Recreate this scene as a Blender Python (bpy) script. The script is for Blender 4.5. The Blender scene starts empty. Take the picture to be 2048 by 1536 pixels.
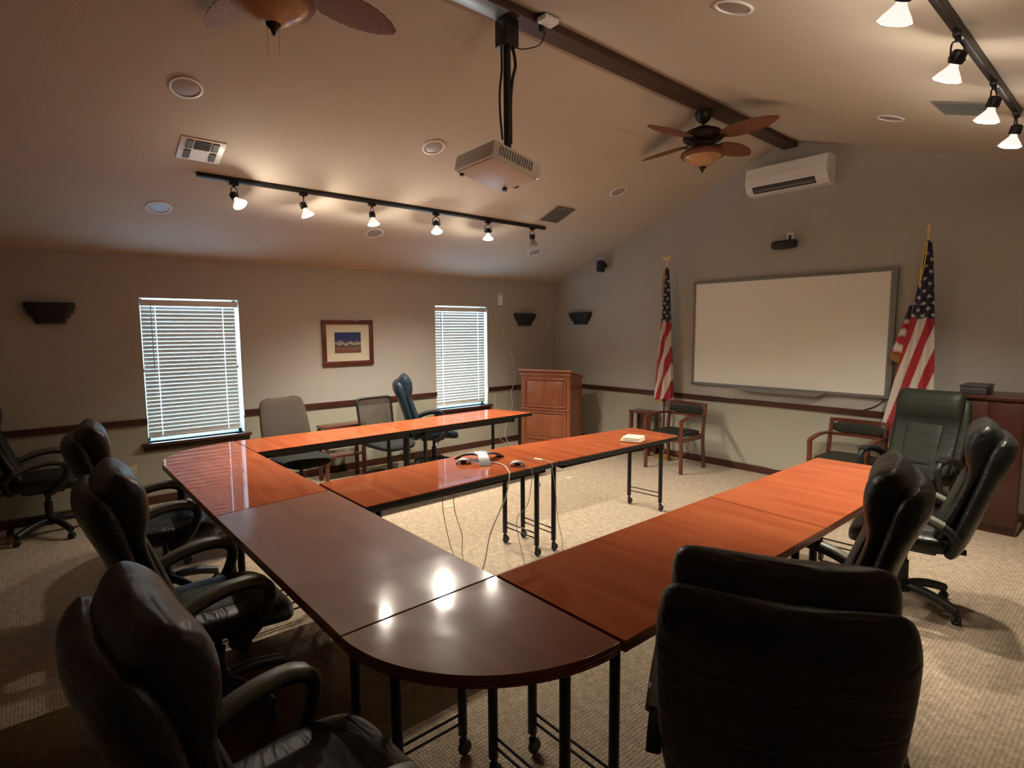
import bpy, bmesh, math, random
from mathutils import Vector, Matrix
random.seed(7)
PI = math.pi
SC = bpy.context.scene
COL = SC.collection
# ------------------------------------------------------------------ camera
CAM_POS = Vector((6.5387, -6.5432, 1.7255))
RIGHT = Vector((0.65190307, 0.75827878, -0.00597324))
UP = Vector((-0.06944243, 0.06754096, 0.99529692))
FWD = Vector((-0.75511598, 0.64842232, -0.09668688))
cam = bpy.data.cameras.new('camera')
cam.sensor_fit = 'HORIZONTAL'; cam.sensor_width = 36.0
cam.lens = 1128.18 / 2048 * 36.0
cam.clip_start = 0.05
camo = bpy.data.objects.new('camera', cam); COL.objects.link(camo)
camo.matrix_world = Matrix(((RIGHT.x, UP.x, -FWD.x, CAM_POS.x), (RIGHT.y, UP.y, -FWD.y, CAM_POS.y),
                            (RIGHT.z, UP.z, -FWD.z, CAM_POS.z), (0, 0, 0, 1)))
SC.camera = camo
# ------------------------------------------------------------------ world and exposure
w = bpy.data.worlds.new('world'); SC.world = w; w.use_nodes = True
bg = w.node_tree.nodes['Background']
bg.inputs[0].default_value = (0.44, 0.72, 1.0, 1)
bg.inputs[1].default_value = 17.0
SC.view_settings.view_transform = 'Standard'
SC.view_settings.look = 'None'
SC.view_settings.gamma = 1.0
SC.view_settings.use_curve_mapping = False
SC.view_settings.exposure = 0.3
try:
    SC.cycles.use_denoising = True
    SC.cycles.max_bounces = 10; SC.cycles.diffuse_bounces = 5; SC.cycles.glossy_bounces = 4
    SC.cycles.transmission_bounces = 6; SC.cycles.transparent_max_bounces = 12
    SC.cycles.sample_clamp_indirect = 6.0
    SC.cycles.caustics_reflective = False; SC.cycles.caustics_refractive = False
except Exception:
    pass
LAMP_DOWN = 125.0      # W of each halogen's aimed cone
LAMP_SPILL = 11.5      # W of the light that leaks round each halogen
WARM = (1.0, 0.89, 0.74)
# room figures
H = 2.461; SL = 0.3619; XR = 3.636; ZR = H + SL * XR; SR = 0.325
XW = 7.45; YB = -8.6
def ceil_z(x):
    return H + SL * x if x < XR else ZR - SR * (x - XR)
def portal(name, loc, sx, sy, rot):
    l = bpy.data.lights.new(name, 'AREA'); l.shape = 'RECTANGLE'; l.size = sx; l.size_y = sy
    l.cycles.is_portal = True
    o = bpy.data.objects.new(name, l); COL.objects.link(o); o.location = loc; o.rotation_euler = rot
WIN = [(-5.685, -4.79, 0.62, 2.052), (-2.30, -1.405, 0.62, 2.052)]
for (a, b, c, d) in WIN:
    portal('window_portal', (-0.16, (a + b) / 2, (c + d) / 2), 0.9, 1.45, (PI / 2, 0, -PI / 2))

# ------------------------------------------------------------------ materials
def new_mat(name):
    m = bpy.data.materials.new(name); m.use_nodes = True
    nt = m.node_tree
    return m, nt, nt.nodes['Principled BSDF']
def N(nt, t, **k):
    n = nt.nodes.new(t)
    for a, b in k.items(): setattr(n, a, b)
    return n
def simple(name, col, rough=0.5, metal=0.0, coat=0.0, noise=0.0, nscale=20, bump=0.0, bscale=60, sheen=0.0, coat_rough=0.1, spec=0.5):
    m, nt, b = new_mat(name)
    b.inputs['Base Color'].default_value = (*col, 1); b.inputs['Roughness'].default_value = rough
    b.inputs['Metallic'].default_value = metal; b.inputs['Coat Weight'].default_value = coat
    b.inputs['Coat Roughness'].default_value = coat_rough
    b.inputs['Specular IOR Level'].default_value = spec
    if sheen: b.inputs['Sheen Weight'].default_value = sheen
    tc = N(nt, 'ShaderNodeTexCoord')
    n = N(nt, 'ShaderNodeTexNoise'); n.inputs['Scale'].default_value = nscale; n.inputs['Detail'].default_value = 4
    nt.links.new(tc.outputs['Object'], n.inputs['Vector'])
    mx = N(nt, 'ShaderNodeMix', data_type='RGBA')
    k = max(noise, 0.03)
    mx.inputs[6].default_value = (*[c * (1 - k) for c in col], 1); mx.inputs[7].default_value = (*[min(1, c * (1 + k)) for c in col], 1)
    nt.links.new(n.outputs['Fac'], mx.inputs[0]); nt.links.new(mx.outputs[2], b.inputs['Base Color'])
    if bump:
        n2 = N(nt, 'ShaderNodeTexNoise'); n2.inputs['Scale'].default_value = bscale; n2.inputs['Detail'].default_value = 3
        nt.links.new(tc.outputs['Object'], n2.inputs['Vector'])
        bp = N(nt, 'ShaderNodeBump'); bp.inputs['Strength'].default_value = bump; bp.inputs['Distance'].default_value = 0.01
        nt.links.new(n2.outputs['Fac'], bp.inputs['Height']); nt.links.new(bp.outputs['Normal'], b.inputs['Normal'])
    return m
def wood(name, dark, light, stretch=(1.5, 16, 16), rough=0.35, coat=0.6, coat_rough=0.12, haze=0.0, spec=0.5):
    m, nt, b = new_mat(name)
    tc = N(nt, 'ShaderNodeTexCoord'); mp = N(nt, 'ShaderNodeMapping'); mp.inputs['Scale'].default_value = stretch
    nt.links.new(tc.outputs['Object'], mp.inputs['Vector'])
    n = N(nt, 'ShaderNodeTexNoise'); n.inputs['Scale'].default_value = 1.0; n.inputs['Detail'].default_value = 6; n.inputs['Distortion'].default_value = 0.6
    nt.links.new(mp.outputs[0], n.inputs['Vector'])
    r = N(nt, 'ShaderNodeValToRGB'); r.color_ramp.elements[0].position = 0.3; r.color_ramp.elements[1].position = 0.72
    r.color_ramp.elements[0].color = (*dark, 1); r.color_ramp.elements[1].color = (*light, 1)
    nt.links.new(n.outputs['Fac'], r.inputs[0]); nt.links.new(r.outputs[0], b.inputs['Base Color'])
    b.inputs['Roughness'].default_value = rough; b.inputs['Coat Weight'].default_value = coat; b.inputs['Coat Roughness'].default_value = coat_rough
    b.inputs['Specular IOR Level'].default_value = spec
    if haze:
        n2 = N(nt, 'ShaderNodeTexNoise'); n2.inputs['Scale'].default_value = 3.2; n2.inputs['Detail'].default_value = 7; n2.inputs['Roughness'].default_value = 0.62
        nt.links.new(tc.outputs['Object'], n2.inputs['Vector'])
        mr = N(nt, 'ShaderNodeMapRange'); mr.inputs['From Min'].default_value = 0.35; mr.inputs['From Max'].default_value = 0.7
        mr.inputs['To Min'].default_value = coat_rough; mr.inputs['To Max'].default_value = coat_rough + haze
        nt.links.new(n2.outputs['Fac'], mr.inputs['Value']); nt.links.new(mr.outputs[0], b.inputs['Coat Roughness'])
    return m
def wall_paint(name, upper, lower=None, split=0.84, bump=0.25):
    m, nt, b = new_mat(name)
    geo = N(nt, 'ShaderNodeNewGeometry'); tc = N(nt, 'ShaderNodeTexCoord')
    b.inputs['Roughness'].default_value = 0.75; b.inputs['Specular IOR Level'].default_value = 0.3
    n = N(nt, 'ShaderNodeTexNoise'); n.inputs['Scale'].default_value = 2.0; n.inputs['Detail'].default_value = 3
    nt.links.new(geo.outputs['Position'], n.inputs['Vector'])
    mx = N(nt, 'ShaderNodeMix', data_type='RGBA')
    mx.inputs[6].default_value = (*upper, 1); mx.inputs[7].default_value = (*(lower or upper), 1)
    if lower:
        sp = N(nt, 'ShaderNodeSeparateXYZ'); nt.links.new(geo.outputs['Position'], sp.inputs[0])
        lt = N(nt, 'ShaderNodeMath', operation='LESS_THAN'); lt.inputs[1].default_value = split
        nt.links.new(sp.outputs['Z'], lt.inputs[0]); nt.links.new(lt.outputs[0], mx.inputs[0])
    hs = N(nt, 'ShaderNodeHueSaturation')
    mr = N(nt, 'ShaderNodeMapRange'); mr.inputs['To Min'].default_value = 0.95; mr.inputs['To Max'].default_value = 1.05
    nt.links.new(n.outputs['Fac'], mr.inputs['Value']); nt.links.new(mr.outputs[0], hs.inputs['Value'])
    nt.links.new(mx.outputs[2], hs.inputs['Color']); nt.links.new(hs.outputs[0], b.inputs['Base Color'])
    n2 = N(nt, 'ShaderNodeTexNoise'); n2.inputs['Scale'].default_value = 70; n2.inputs['Detail'].default_value = 4
    nt.links.new(geo.outputs['Position'], n2.inputs['Vector'])
    bp = N(nt, 'ShaderNodeBump'); bp.inputs['Strength'].default_value = bump; bp.inputs['Distance'].default_value = 0.003
    nt.links.new(n2.outputs['Fac'], bp.inputs['Height']); nt.links.new(bp.outputs['Normal'], b.inputs['Normal'])
    return m
def carpet_mat():
    m, nt, b = new_mat('carpet')
    geo = N(nt, 'ShaderNodeNewGeometry')
    b.inputs['Roughness'].default_value = 0.95; b.inputs['Specular IOR Level'].default_value = 0.1; b.inputs['Sheen Weight'].default_value = 0.15
    mp = N(nt, 'ShaderNodeMapping'); mp.inputs['Rotation'].default_value = (0, 0, 0.0); mp.inputs['Scale'].default_value = (56, 72, 1)
    nt.links.new(geo.outputs['Position'], mp.inputs['Vector'])
    v = N(nt, 'ShaderNodeTexVoronoi'); v.inputs['Scale'].default_value = 1.0; v.inputs['Randomness'].default_value = 0.28
    nt.links.new(mp.outputs[0], v.inputs['Vector'])
    n = N(nt, 'ShaderNodeTexNoise'); n.inputs['Scale'].default_value = 22; n.inputs['Detail'].default_value = 5
    nt.links.new(geo.outputs['Position'], n.inputs['Vector'])
    r = N(nt, 'ShaderNodeValToRGB'); r.color_ramp.elements[0].position = 0.05; r.color_ramp.elements[1].position = 0.65
    r.color_ramp.elements[0].color = (0.52, 0.42, 0.305, 1); r.color_ramp.elements[1].color = (0.27, 0.205, 0.14, 1)
    nt.links.new(v.outputs['Distance'], r.inputs[0])
    hs = N(nt, 'ShaderNodeHueSaturation'); mr = N(nt, 'ShaderNodeMapRange'); mr.inputs['From Min'].default_value = 0.3; mr.inputs['From Max'].default_value = 0.7
    mr.inputs['To Min'].default_value = 0.8; mr.inputs['To Max'].default_value = 1.2
    nt.links.new(n.outputs['Fac'], mr.inputs['Value']); nt.links.new(mr.outputs[0], hs.inputs['Value'])
    nt.links.new(r.outputs[0], hs.inputs['Color']); nt.links.new(hs.outputs[0], b.inputs['Base Color'])
    bp = N(nt, 'ShaderNodeBump'); bp.inputs['Strength'].default_value = 0.8; bp.inputs['Distance'].default_value = 0.006; bp.invert = True
    nt.links.new(v.outputs['Distance'], bp.inputs['Height']); nt.links.new(bp.outputs['Normal'], b.inputs['Normal'])
    return m
def emit(name, col, s):
    m = bpy.data.materials.new(name); m.use_nodes = True; nt = m.node_tree; nt.nodes.clear()
    e = N(nt, 'ShaderNodeEmission'); e.inputs[0].default_value = (*col, 1); e.inputs[1].default_value = s
    o = N(nt, 'ShaderNodeOutputMaterial'); nt.links.new(e.outputs[0], o.inputs[0])
    return m
def glass_pane():
    m = bpy.data.materials.new('window_glass'); m.use_nodes = True; nt = m.node_tree; nt.nodes.clear()
    t = N(nt, 'ShaderNodeBsdfTransparent'); t.inputs[0].default_value = (0.93, 0.96, 0.97, 1)
    g = N(nt, 'ShaderNodeBsdfGlossy'); g.inputs['Roughness'].default_value = 0.02
    mx = N(nt, 'ShaderNodeMixShader'); mx.inputs[0].default_value = 0.06
    o = N(nt, 'ShaderNodeOutputMaterial')
    nt.links.new(t.outputs[0], mx.inputs[1]); nt.links.new(g.outputs[0], mx.inputs[2]); nt.links.new(mx.outputs[0], o.inputs[0])
    return m
def slat_mat():
    m, nt, b = new_mat('blind_slat')
    b.inputs['Base Color'].default_value = (0.80, 0.79, 0.74, 1); b.inputs['Roughness'].default_value = 0.5
    t = N(nt, 'ShaderNodeBsdfTranslucent'); t.inputs[0].default_value = (0.62, 0.60, 0.55, 1)
    mx = N(nt, 'ShaderNodeMixShader'); mx.inputs[0].default_value = 0.07
    o = nt.nodes['Material Output']
    nt.links.new(b.outputs[0], mx.inputs[1]); nt.links.new(t.outputs[0], mx.inputs[2]); nt.links.new(mx.outputs[0], o.inputs[0])
    return m
def amber_glass():
    m, nt, b = new_mat('amber_glass')
    tc = N(nt, 'ShaderNodeTexCoord'); n = N(nt, 'ShaderNodeTexNoise'); n.inputs['Scale'].default_value = 9; n.inputs['Distortion'].default_value = 2.0
    nt.links.new(tc.outputs['Object'], n.inputs['Vector'])
    r = N(nt, 'ShaderNodeValToRGB'); r.color_ramp.elements[0].color = (0.40, 0.19, 0.07, 1); r.color_ramp.elements[1].color = (0.72, 0.44, 0.22, 1)
    nt.links.new(n.outputs['Fac'], r.inputs[0]); nt.links.new(r.outputs[0], b.inputs['Base Color'])
    b.inputs['Roughness'].default_value = 0.25; b.inputs['Transmission Weight'].default_value = 0.0; b.inputs['Subsurface Weight'].default_value = 0.0
    return m
def vcol_mat():
    m, nt, b = new_mat('flag_cloth')
    a = N(nt, 'ShaderNodeAttribute'); a.attribute_name = 'Col'
    nt.links.new(a.outputs['Color'], b.inputs['Base Color']); b.inputs['Roughness'].default_value = 0.7; b.inputs['Sheen Weight'].default_value = 0.2
    return m
def leather(name, col, rough=0.33, wr=0.35):
    m, nt, b = new_mat(name)
    tc = N(nt, 'ShaderNodeTexCoord')
    b.inputs['Base Color'].default_value = (*col, 1); b.inputs['Roughness'].default_value = rough
    b.inputs['Specular IOR Level'].default_value = 0.38
    mp = N(nt, 'ShaderNodeMapping'); mp.inputs['Scale'].default_value = (5, 14, 14); nt.links.new(tc.outputs['Object'], mp.inputs['Vector'])
    n = N(nt, 'ShaderNodeTexNoise'); n.inputs['Scale'].default_value = 1; n.inputs['Detail'].default_value = 2; n.inputs['Distortion'].default_value = 1.2
    nt.links.new(mp.outputs[0], n.inputs['Vector'])
    v = N(nt, 'ShaderNodeTexVoronoi'); v.inputs['Scale'].default_value = 350; nt.links.new(tc.outputs['Object'], v.inputs['Vector'])
    b1 = N(nt, 'ShaderNodeBump'); b1.inputs['Strength'].default_value = wr; b1.inputs['Distance'].default_value = 0.03
    b2 = N(nt, 'ShaderNodeBump'); b2.inputs['Strength'].default_value = 0.15; b2.inputs['Distance'].default_value = 0.001
    nt.links.new(n.outputs['Fac'], b1.inputs['Height']); nt.links.new(v.outputs['Distance'], b2.inputs['Height'])
    nt.links.new(b1.outputs['Normal'], b2.inputs['Normal']); nt.links.new(b2.outputs['Normal'], b.inputs['Normal'])
    return m
def print_mat():
    # small framed night-time scene: blue sky over pale lights and a red-brown ground, generic blobs
    m, nt, b = new_mat('picture_print')
    tc = N(nt, 'ShaderNodeTexCoord'); sp = N(nt, 'ShaderNodeSeparateXYZ'); nt.links.new(tc.outputs['Generated'], sp.inputs[0])
    n = N(nt, 'ShaderNodeTexNoise'); n.inputs['Scale'].default_value = 6; n.inputs['Detail'].default_value = 3
    nt.links.new(tc.outputs['Generated'], n.inputs['Vector'])
    ad = N(nt, 'ShaderNodeMath', operation='MULTIPLY_ADD'); ad.inputs[1].default_value = 0.45; nt.links.new(n.outputs['Fac'], ad.inputs[0]); nt.links.new(sp.outputs['Z'], ad.inputs[2])
    r = N(nt, 'ShaderNodeValToRGB'); e = r.color_ramp.elements
    e[0].position = 0.25; e[0].color = (0.16, 0.07, 0.05, 1); e[1].position = 0.95; e[1].color = (0.03, 0.05, 0.16, 1)
    for p, c in ((0.45, (0.22, 0.11, 0.09, 1)), (0.58, (0.05, 0.05, 0.07, 1)), (0.68, (0.45, 0.38, 0.30, 1)), (0.78, (0.06, 0.07, 0.15, 1))):
        q = e.new(p); q.color = c
    nt.links.new(ad.outputs[0], r.inputs[0]); nt.links.new(r.outputs[0], b.inputs['Base Color']); b.inputs['Roughness'].default_value = 0.3
    return m
def blade_mat():
    m, nt, b = new_mat('woven_blade')
    tc = N(nt, 'ShaderNodeTexCoord')
    v = N(nt, 'ShaderNodeTexWave'); v.inputs['Scale'].default_value = 28; v.inputs['Distortion'].default_value = 3; v.bands_direction = 'DIAGONAL'
    nt.links.new(tc.outputs['Object'], v.inputs['Vector'])
    r = N(nt, 'ShaderNodeValToRGB'); r.color_ramp.elements[0].color = (0.14, 0.045, 0.02, 1); r.color_ramp.elements[1].color = (0.26, 0.09, 0.035, 1)
    nt.links.new(v.outputs['Fac'], r.inputs[0]); nt.links.new(r.outputs[0], b.inputs['Base Color']); b.inputs['Roughness'].default_value = 0.6
    bp = N(nt, 'ShaderNodeBump'); bp.inputs['Strength'].default_value = 0.6; bp.inputs['Distance'].default_value = 0.004
    nt.links.new(v.outputs['Fac'], bp.inputs['Height']); nt.links.new(bp.outputs['Normal'], b.inputs['Normal'])
    return m
M = {}
M['wall'] = wall_paint('wall_paint', (0.47, 0.44, 0.40), (0.43, 0.41, 0.33))
M['ceil'] = wall_paint('ceiling_paint', (0.575, 0.50, 0.40), bump=0.35)
M['carpet'] = carpet_mat()
M['trim'] = wood('dark_cherry_trim', (0.050, 0.014, 0.009), (0.085, 0.024, 0.014), (3, 3, 25), 0.4, 0.3)
M['beam'] = wood('dark_beam', (0.050, 0.022, 0.012), (0.085, 0.038, 0.02), (20, 1.2, 20), 0.55, 0.0)
M['table'] = wood('cherry_tabletop', (0.26, 0.058, 0.021), (0.37, 0.097, 0.035), (1.3, 9, 9), 0.5, 0.5, 0.03, 0.03, 0.0)
M['tabled'] = wood('worn_cherry_tabletop', (0.15, 0.038, 0.016), (0.21, 0.057, 0.023), (1.3, 9, 11), 0.42, 0.45, 0.06, 0.16, 0.10)
M['edge'] = wood('cherry_edge', (0.14, 0.04, 0.018), (0.22, 0.07, 0.03), (4, 4, 30), 0.35, 0.5)
M['black'] = simple('black_plastic', (0.012, 0.012, 0.013), 0.45, bump=0.05)
M['bmetal'] = simple('black_metal', (0.018, 0.015, 0.015), 0.4, metal=0.3)
M['leather'] = leather('black_leather', (0.010, 0.011, 0.010), 0.36, 0.28)
M['leather_d'] = leather('matt_black_leather', (0.017, 0.020, 0.014), 0.55, 0.2)
M['leather_b'] = leather('blue_black_leather', (0.010, 0.023, 0.035), 0.42, 0.3)
M['armpad'] = simple('grey_arm_pad', (0.13, 0.128, 0.10), 0.4, bump=0.1)
M['fabric'] = simple('grey_fabric', (0.085, 0.070, 0.058), 0.95, noise=0.12, nscale=160, bump=0.4, bscale=400, spec=0.1)
M['dfabric'] = simple('dark_fabric', (0.02, 0.022, 0.02), 0.9, noise=0.1, nscale=160, bump=0.3, bscale=400, spec=0.2)
M['chrome'] = simple('chrome', (0.7, 0.7, 0.7), 0.18, metal=1.0)
M['alu'] = simple('aluminium', (0.42, 0.42, 0.42), 0.4, metal=0.7)
M['steelplate'] = simple('galvanised_plate', (0.42, 0.50, 0.58), 0.35, metal=0.6, noise=0.15, nscale=9)
M['frame'] = simple('grey_board_frame', (0.22, 0.22, 0.215), 0.42, metal=0.3)
M['board'] = simple('white_board', (0.90, 0.87, 0.80), 0.35, noise=0.02, nscale=2)
M['white'] = simple('white_plastic', (0.86, 0.85, 0.82), 0.4)
M['cream'] = simple('cream_plastic', (0.55, 0.50, 0.38), 0.45)
M['dgrey'] = simple('dark_grey_plastic', (0.05, 0.05, 0.05), 0.5)
M['sconce'] = simple('green_black_sconce', (0.014, 0.018, 0.017), 0.5)
M['ventg'] = simple('vent_grey', (0.17, 0.165, 0.155), 0.5)
M['silver'] = simple('silver_plastic', (0.30, 0.31, 0.31), 0.4, metal=0.4)
M['gold'] = simple('gold', (0.62, 0.42, 0.12), 0.35, metal=0.7)
M['brass'] = simple('pale_brass', (0.80, 0.68, 0.42), 0.4, metal=0.3)
M['bronze'] = simple('dark_bronze', (0.035, 0.024, 0.018), 0.45, metal=0.6)
M['chairwood'] = wood('cherry_chair_wood', (0.075, 0.016, 0.009), (0.13, 0.028, 0.014), (12, 12, 3), 0.35, 0.5)
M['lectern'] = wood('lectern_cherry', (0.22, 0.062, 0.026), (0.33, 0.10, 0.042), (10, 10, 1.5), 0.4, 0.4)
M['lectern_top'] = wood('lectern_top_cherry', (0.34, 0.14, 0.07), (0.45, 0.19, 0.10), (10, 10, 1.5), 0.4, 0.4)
M['cabinet'] = wood('cabinet_cherry', (0.045, 0.011, 0.007), (0.070, 0.017, 0.010), (8, 8, 1.5), 0.4, 0.4)
M['cable'] = simple('grey_cable', (0.38, 0.33, 0.26), 0.5)
M['wcable'] = simple('white_cable', (0.62, 0.58, 0.50), 0.5)
M['bcable'] = simple('black_cable', (0.015, 0.013, 0.012), 0.5)
M['glass'] = glass_pane(); M['slat'] = slat_mat(); M['amber'] = amber_glass(); M['flag'] = vcol_mat()
def clear_mat():
    m = bpy.data.materials.new('clear_vinyl'); m.use_nodes = True; nt = m.node_tree; nt.nodes.clear()
    t = N(nt, 'ShaderNodeBsdfTransparent'); t.inputs[0].default_value = (0.93, 0.87, 0.78, 1)
    g = N(nt, 'ShaderNodeBsdfGlossy'); g.inputs['Roughness'].default_value = 0.22; g.inputs[0].default_value = (0.9, 0.85, 0.75, 1)
    f = N(nt, 'ShaderNodeFresnel'); f.inputs[0].default_value = 1.45
    mx = N(nt, 'ShaderNodeMixShader'); o = N(nt, 'ShaderNodeOutputMaterial')
    nt.links.new(f.outputs[0], mx.inputs[0]); nt.links.new(t.outputs[0], mx.inputs[1]); nt.links.new(g.outputs[0], mx.inputs[2]); nt.links.new(mx.outputs[0], o.inputs[0])
    return m
M['vinyl'] = clear_mat()
M['print'] = print_mat(); M['blade'] = blade_mat()
M['mat'] = simple('picture_mount', (0.62, 0.58, 0.44), 0.8)
M['bulb'] = emit('halogen_bulb', (1.0, 0.86, 0.62), 60)
M['reflector'] = emit('glowing_reflector', (1.0, 0.74, 0.66), 1.05)
M['reflector_off'] = simple('glass_reflector', (0.55, 0.5, 0.48), 0.15, metal=0.6)
M['lens'] = simple('frosted_lens', (0.36, 0.30, 0.26), 0.35)
M['bluelens'] = emit('projector_indicator', (0.45, 0.35, 1.0), 3.0)
M['blue'] = simple('blue_plastic', (0.02, 0.03, 0.12), 0.4)
M['paper'] = simple('paper', (0.75, 0.68, 0.52), 0.8)

# ------------------------------------------------------------------ mesh helpers
def obj(name, bm, m, parent=None, smooth=True, loc=None):
    me = bpy.data.meshes.new(name)
    bmesh.ops.recalc_face_normals(bm, faces=bm.faces)
    bm.to_mesh(me); bm.free()
    me.materials.append(m)
    if smooth:
        for p in me.polygons: p.use_smooth = True
        try: me.set_sharp_from_angle(angle=math.radians(38))
        except Exception: pass
    o = bpy.data.objects.new(name, me); COL.objects.link(o)
    if parent: o.parent = parent
    if loc: o.location = loc
    return o
def thing(name, label, cat, loc=(0, 0, 0), rz=0.0, group=None):
    o = bpy.data.objects.new(name, None); COL.objects.link(o); o.empty_display_size = 0.1
    o.location = loc; o.rotation_euler = (0, 0, rz); o['label'] = label; o['category'] = cat
    if group: o['group'] = group
    return o
def tag(o, label, cat, group=None, kind=None):
    o['label'] = label; o['category'] = cat
    if group: o['group'] = group
    if kind: o['kind'] = kind
    return o
def struct(name, bm, m, parent=None, label=None, cat=None, smooth=False):
    o = obj(name, bm, m, parent, smooth)
    if not parent:
        o['kind'] = 'structure'
        if label: o['label'] = label; o['category'] = cat
    return o
def B(): return bmesh.new()
def box(bm, x0, x1, y0, y1, z0, z1, bev=0.0, mtx=None):
    r = bmesh.ops.create_cube(bm, size=1.0)
    vs = r['verts']
    for v in vs:
        v.co = Vector(((x0 + x1) / 2 + v.co.x * (x1 - x0), (y0 + y1) / 2 + v.co.y * (y1 - y0), (z0 + z1) / 2 + v.co.z * (z1 - z0)))
    if bev > 0:
        es = list({e for v in vs for e in v.link_edges})
        rr = bmesh.ops.bevel(bm, geom=es, offset=bev, segments=2, affect='EDGES', profile=0.5)
        vs = list({v for f in rr['faces'] for v in f.verts} | {v for v in vs if v.is_valid})
    if mtx:
        for v in vs: v.co = mtx @ v.co
    return bm
def rings(bm, rs, closed=True, cap=True, loop=False):
    vr = [[bm.verts.new(p) for p in r] for r in rs]
    n = len(vr[0]); L = len(vr)
    for i in range(L if loop else L - 1):
        a, b = vr[i], vr[(i + 1) % L]
        for j in range(n if closed else n - 1):
            try: bm.faces.new((a[j], a[(j + 1) % n], b[(j + 1) % n], b[j]))
            except ValueError: pass
    if cap and not loop and closed:
        for r in (vr[0], vr[-1]):
            try: bm.faces.new(r)
            except ValueError: pass
    return vr
def sgn(v, e): return math.copysign(abs(v) ** e, v)
def superq(bm, c, a, b, h, e1=0.35, e2=0.35, nu=28, nv=14, fn=None):
    rs = []
    for i in range(nv + 1):
        ph = -PI / 2 + PI * i / nv; ph = max(-PI / 2 + 0.02, min(PI / 2 - 0.02, ph))
        cz, sz = sgn(math.cos(ph), e1), sgn(math.sin(ph), e1)
        r = []
        for j in range(nu):
            th = 2 * PI * j / nu
            p = Vector((a * cz * sgn(math.cos(th), e2), b * cz * sgn(math.sin(th), e2), h * sz))
            if fn: p = fn(p)
            r.append(p + Vector(c))
        rs.append(r)
    rings(bm, rs); return bm
def smooth_path(pts, n):
    # Catmull-Rom over tuples of any length
    P = [pts[0]] + list(pts) + [pts[-1]]; out = []
    seg = len(pts) - 1
    for i in range(n + 1):
        t = i / n * seg; k = min(int(t), seg - 1); u = t - k
        p0, p1, p2, p3 = P[k], P[k + 1], P[k + 2], P[k + 3]
        out.append(tuple(0.5 * (2 * b + (c - a) * u + (2 * a - 5 * b + 4 * c - d) * u * u + (-a + 3 * b - 3 * c + d) * u ** 3) for a, b, c, d in zip(p0, p1, p2, p3)))
    return out
def slabpath(bm, prof, n=30, nu=32, e=0.5, flat=False, curve=0.0, fn=None):
    # prof: (y, z, halfwidth, halfthickness); the slab follows the y-z curve and is wide in x
    P = smooth_path(prof, n) if n else list(prof)
    rs = []
    for i, (y, z, hw, ht) in enumerate(P):
        a = P[max(i - 1, 0)]; b = P[min(i + 1, len(P) - 1)]
        t = Vector((0, b[0] - a[0], b[1] - a[1])).normalized(); nrm = Vector((0, t.z, -t.y))
        ht = max(ht, 0.002); r = []
        for j in range(nu):
            th = 2 * PI * j / nu
            cx = hw * sgn(math.cos(th), e)
            p = Vector((cx, y, z)) + nrm * (ht * sgn(math.sin(th), e if flat else 0.8) + curve * (cx / max(hw, .01)) ** 2)
            if fn: p = fn(p)
            r.append(p)
        rs.append(r)
    rings(bm, rs); return bm
def tube(bm, pts, rad, seg=10, n=0, flat=None, cap=True):
    pts = [tuple(p) for p in pts]
    if n: pts = smooth_path(pts, n)
    pts = [Vector(p) for p in pts]
    up = None; rs = []
    for i, p in enumerate(pts):
        t = (pts[min(i + 1, len(pts) - 1)] - pts[max(i - 1, 0)]).normalized()
        if up is None:
            up = Vector((0, 0, 1)) if abs(t.z) < 0.9 else Vector((1, 0, 0))
        s = t.cross(up).normalized(); up = s.cross(t).normalized()
        ra = rad[i] if isinstance(rad, (list, tuple)) and len(rad) == len(pts) else rad
        rx, rz = (flat if flat else (ra, ra))
        rs.append([p + s * rx * (sgn(math.cos(2 * PI * j / seg), 0.6 if flat else 1)) + up * rz * (sgn(math.sin(2 * PI * j / seg), 0.6 if flat else 1)) for j in range(seg)])
    rings(bm, rs, cap=cap); return bm
def lathe(bm, prof, c=(0, 0, 0), seg=32, mtx=None):
    rs = []
    for (r, z) in prof:
        ring = []
        for j in range(seg):
            p = Vector((max(r, 0.0005) * math.cos(2 * PI * j / seg), max(r, 0.0005) * math.sin(2 * PI * j / seg), z))
            if mtx: p = mtx @ p
            ring.append(p + Vector(c))
        rs.append(ring)
    rings(bm, rs); return bm
def slab(bm, outline, levels):
    # outline: list of (x, y) about the origin-free plane; levels: (z, inset)
    n = len(outline)
    def inset(d):
        out = []
        for i in range(n):
            p = Vector(outline[i]); a = Vector(outline[i - 1]); b = Vector(outline[(i + 1) % n])
            e1 = (p - a).normalized(); e2 = (b - p).normalized()
            n1 = Vector((-e1.y, e1.x)); n2 = Vector((-e2.y, e2.x))
            nn = (n1 + n2); nn = nn / max(nn.length_squared, 0.3) * 2 / 1
            nn = (n1 + n2).normalized() / max((n1 + n2).normalized().dot(n1), 0.5)
            out.append(p + nn * d)
        return out
    rings(bm, [[Vector((q.x, q.y, z)) for q in inset(d)] for (z, d) in levels])
    return bm
def dup(root, loc, rz, label=None, group=None):
    r = root.copy(); COL.objects.link(r); r.location = loc; r.rotation_euler = (0, 0, rz)
    if label: r['label'] = label
    if group: r['group'] = group
    for ch in list(root.children):
        c = ch.copy(); COL.objects.link(c); c.parent = r
        for g in list(ch.children):
            d = g.copy(); COL.objects.link(d); d.parent = c
    return r

# ------------------------------------------------------------------ room
T = 0.16
bm = B(); box(bm, -T, XW + T, YB - T, T, -0.1, 0.0)
tag(struct('floor', bm, M['carpet']), 'beige brown textured carpet floor of the meeting room', 'floor')
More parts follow.
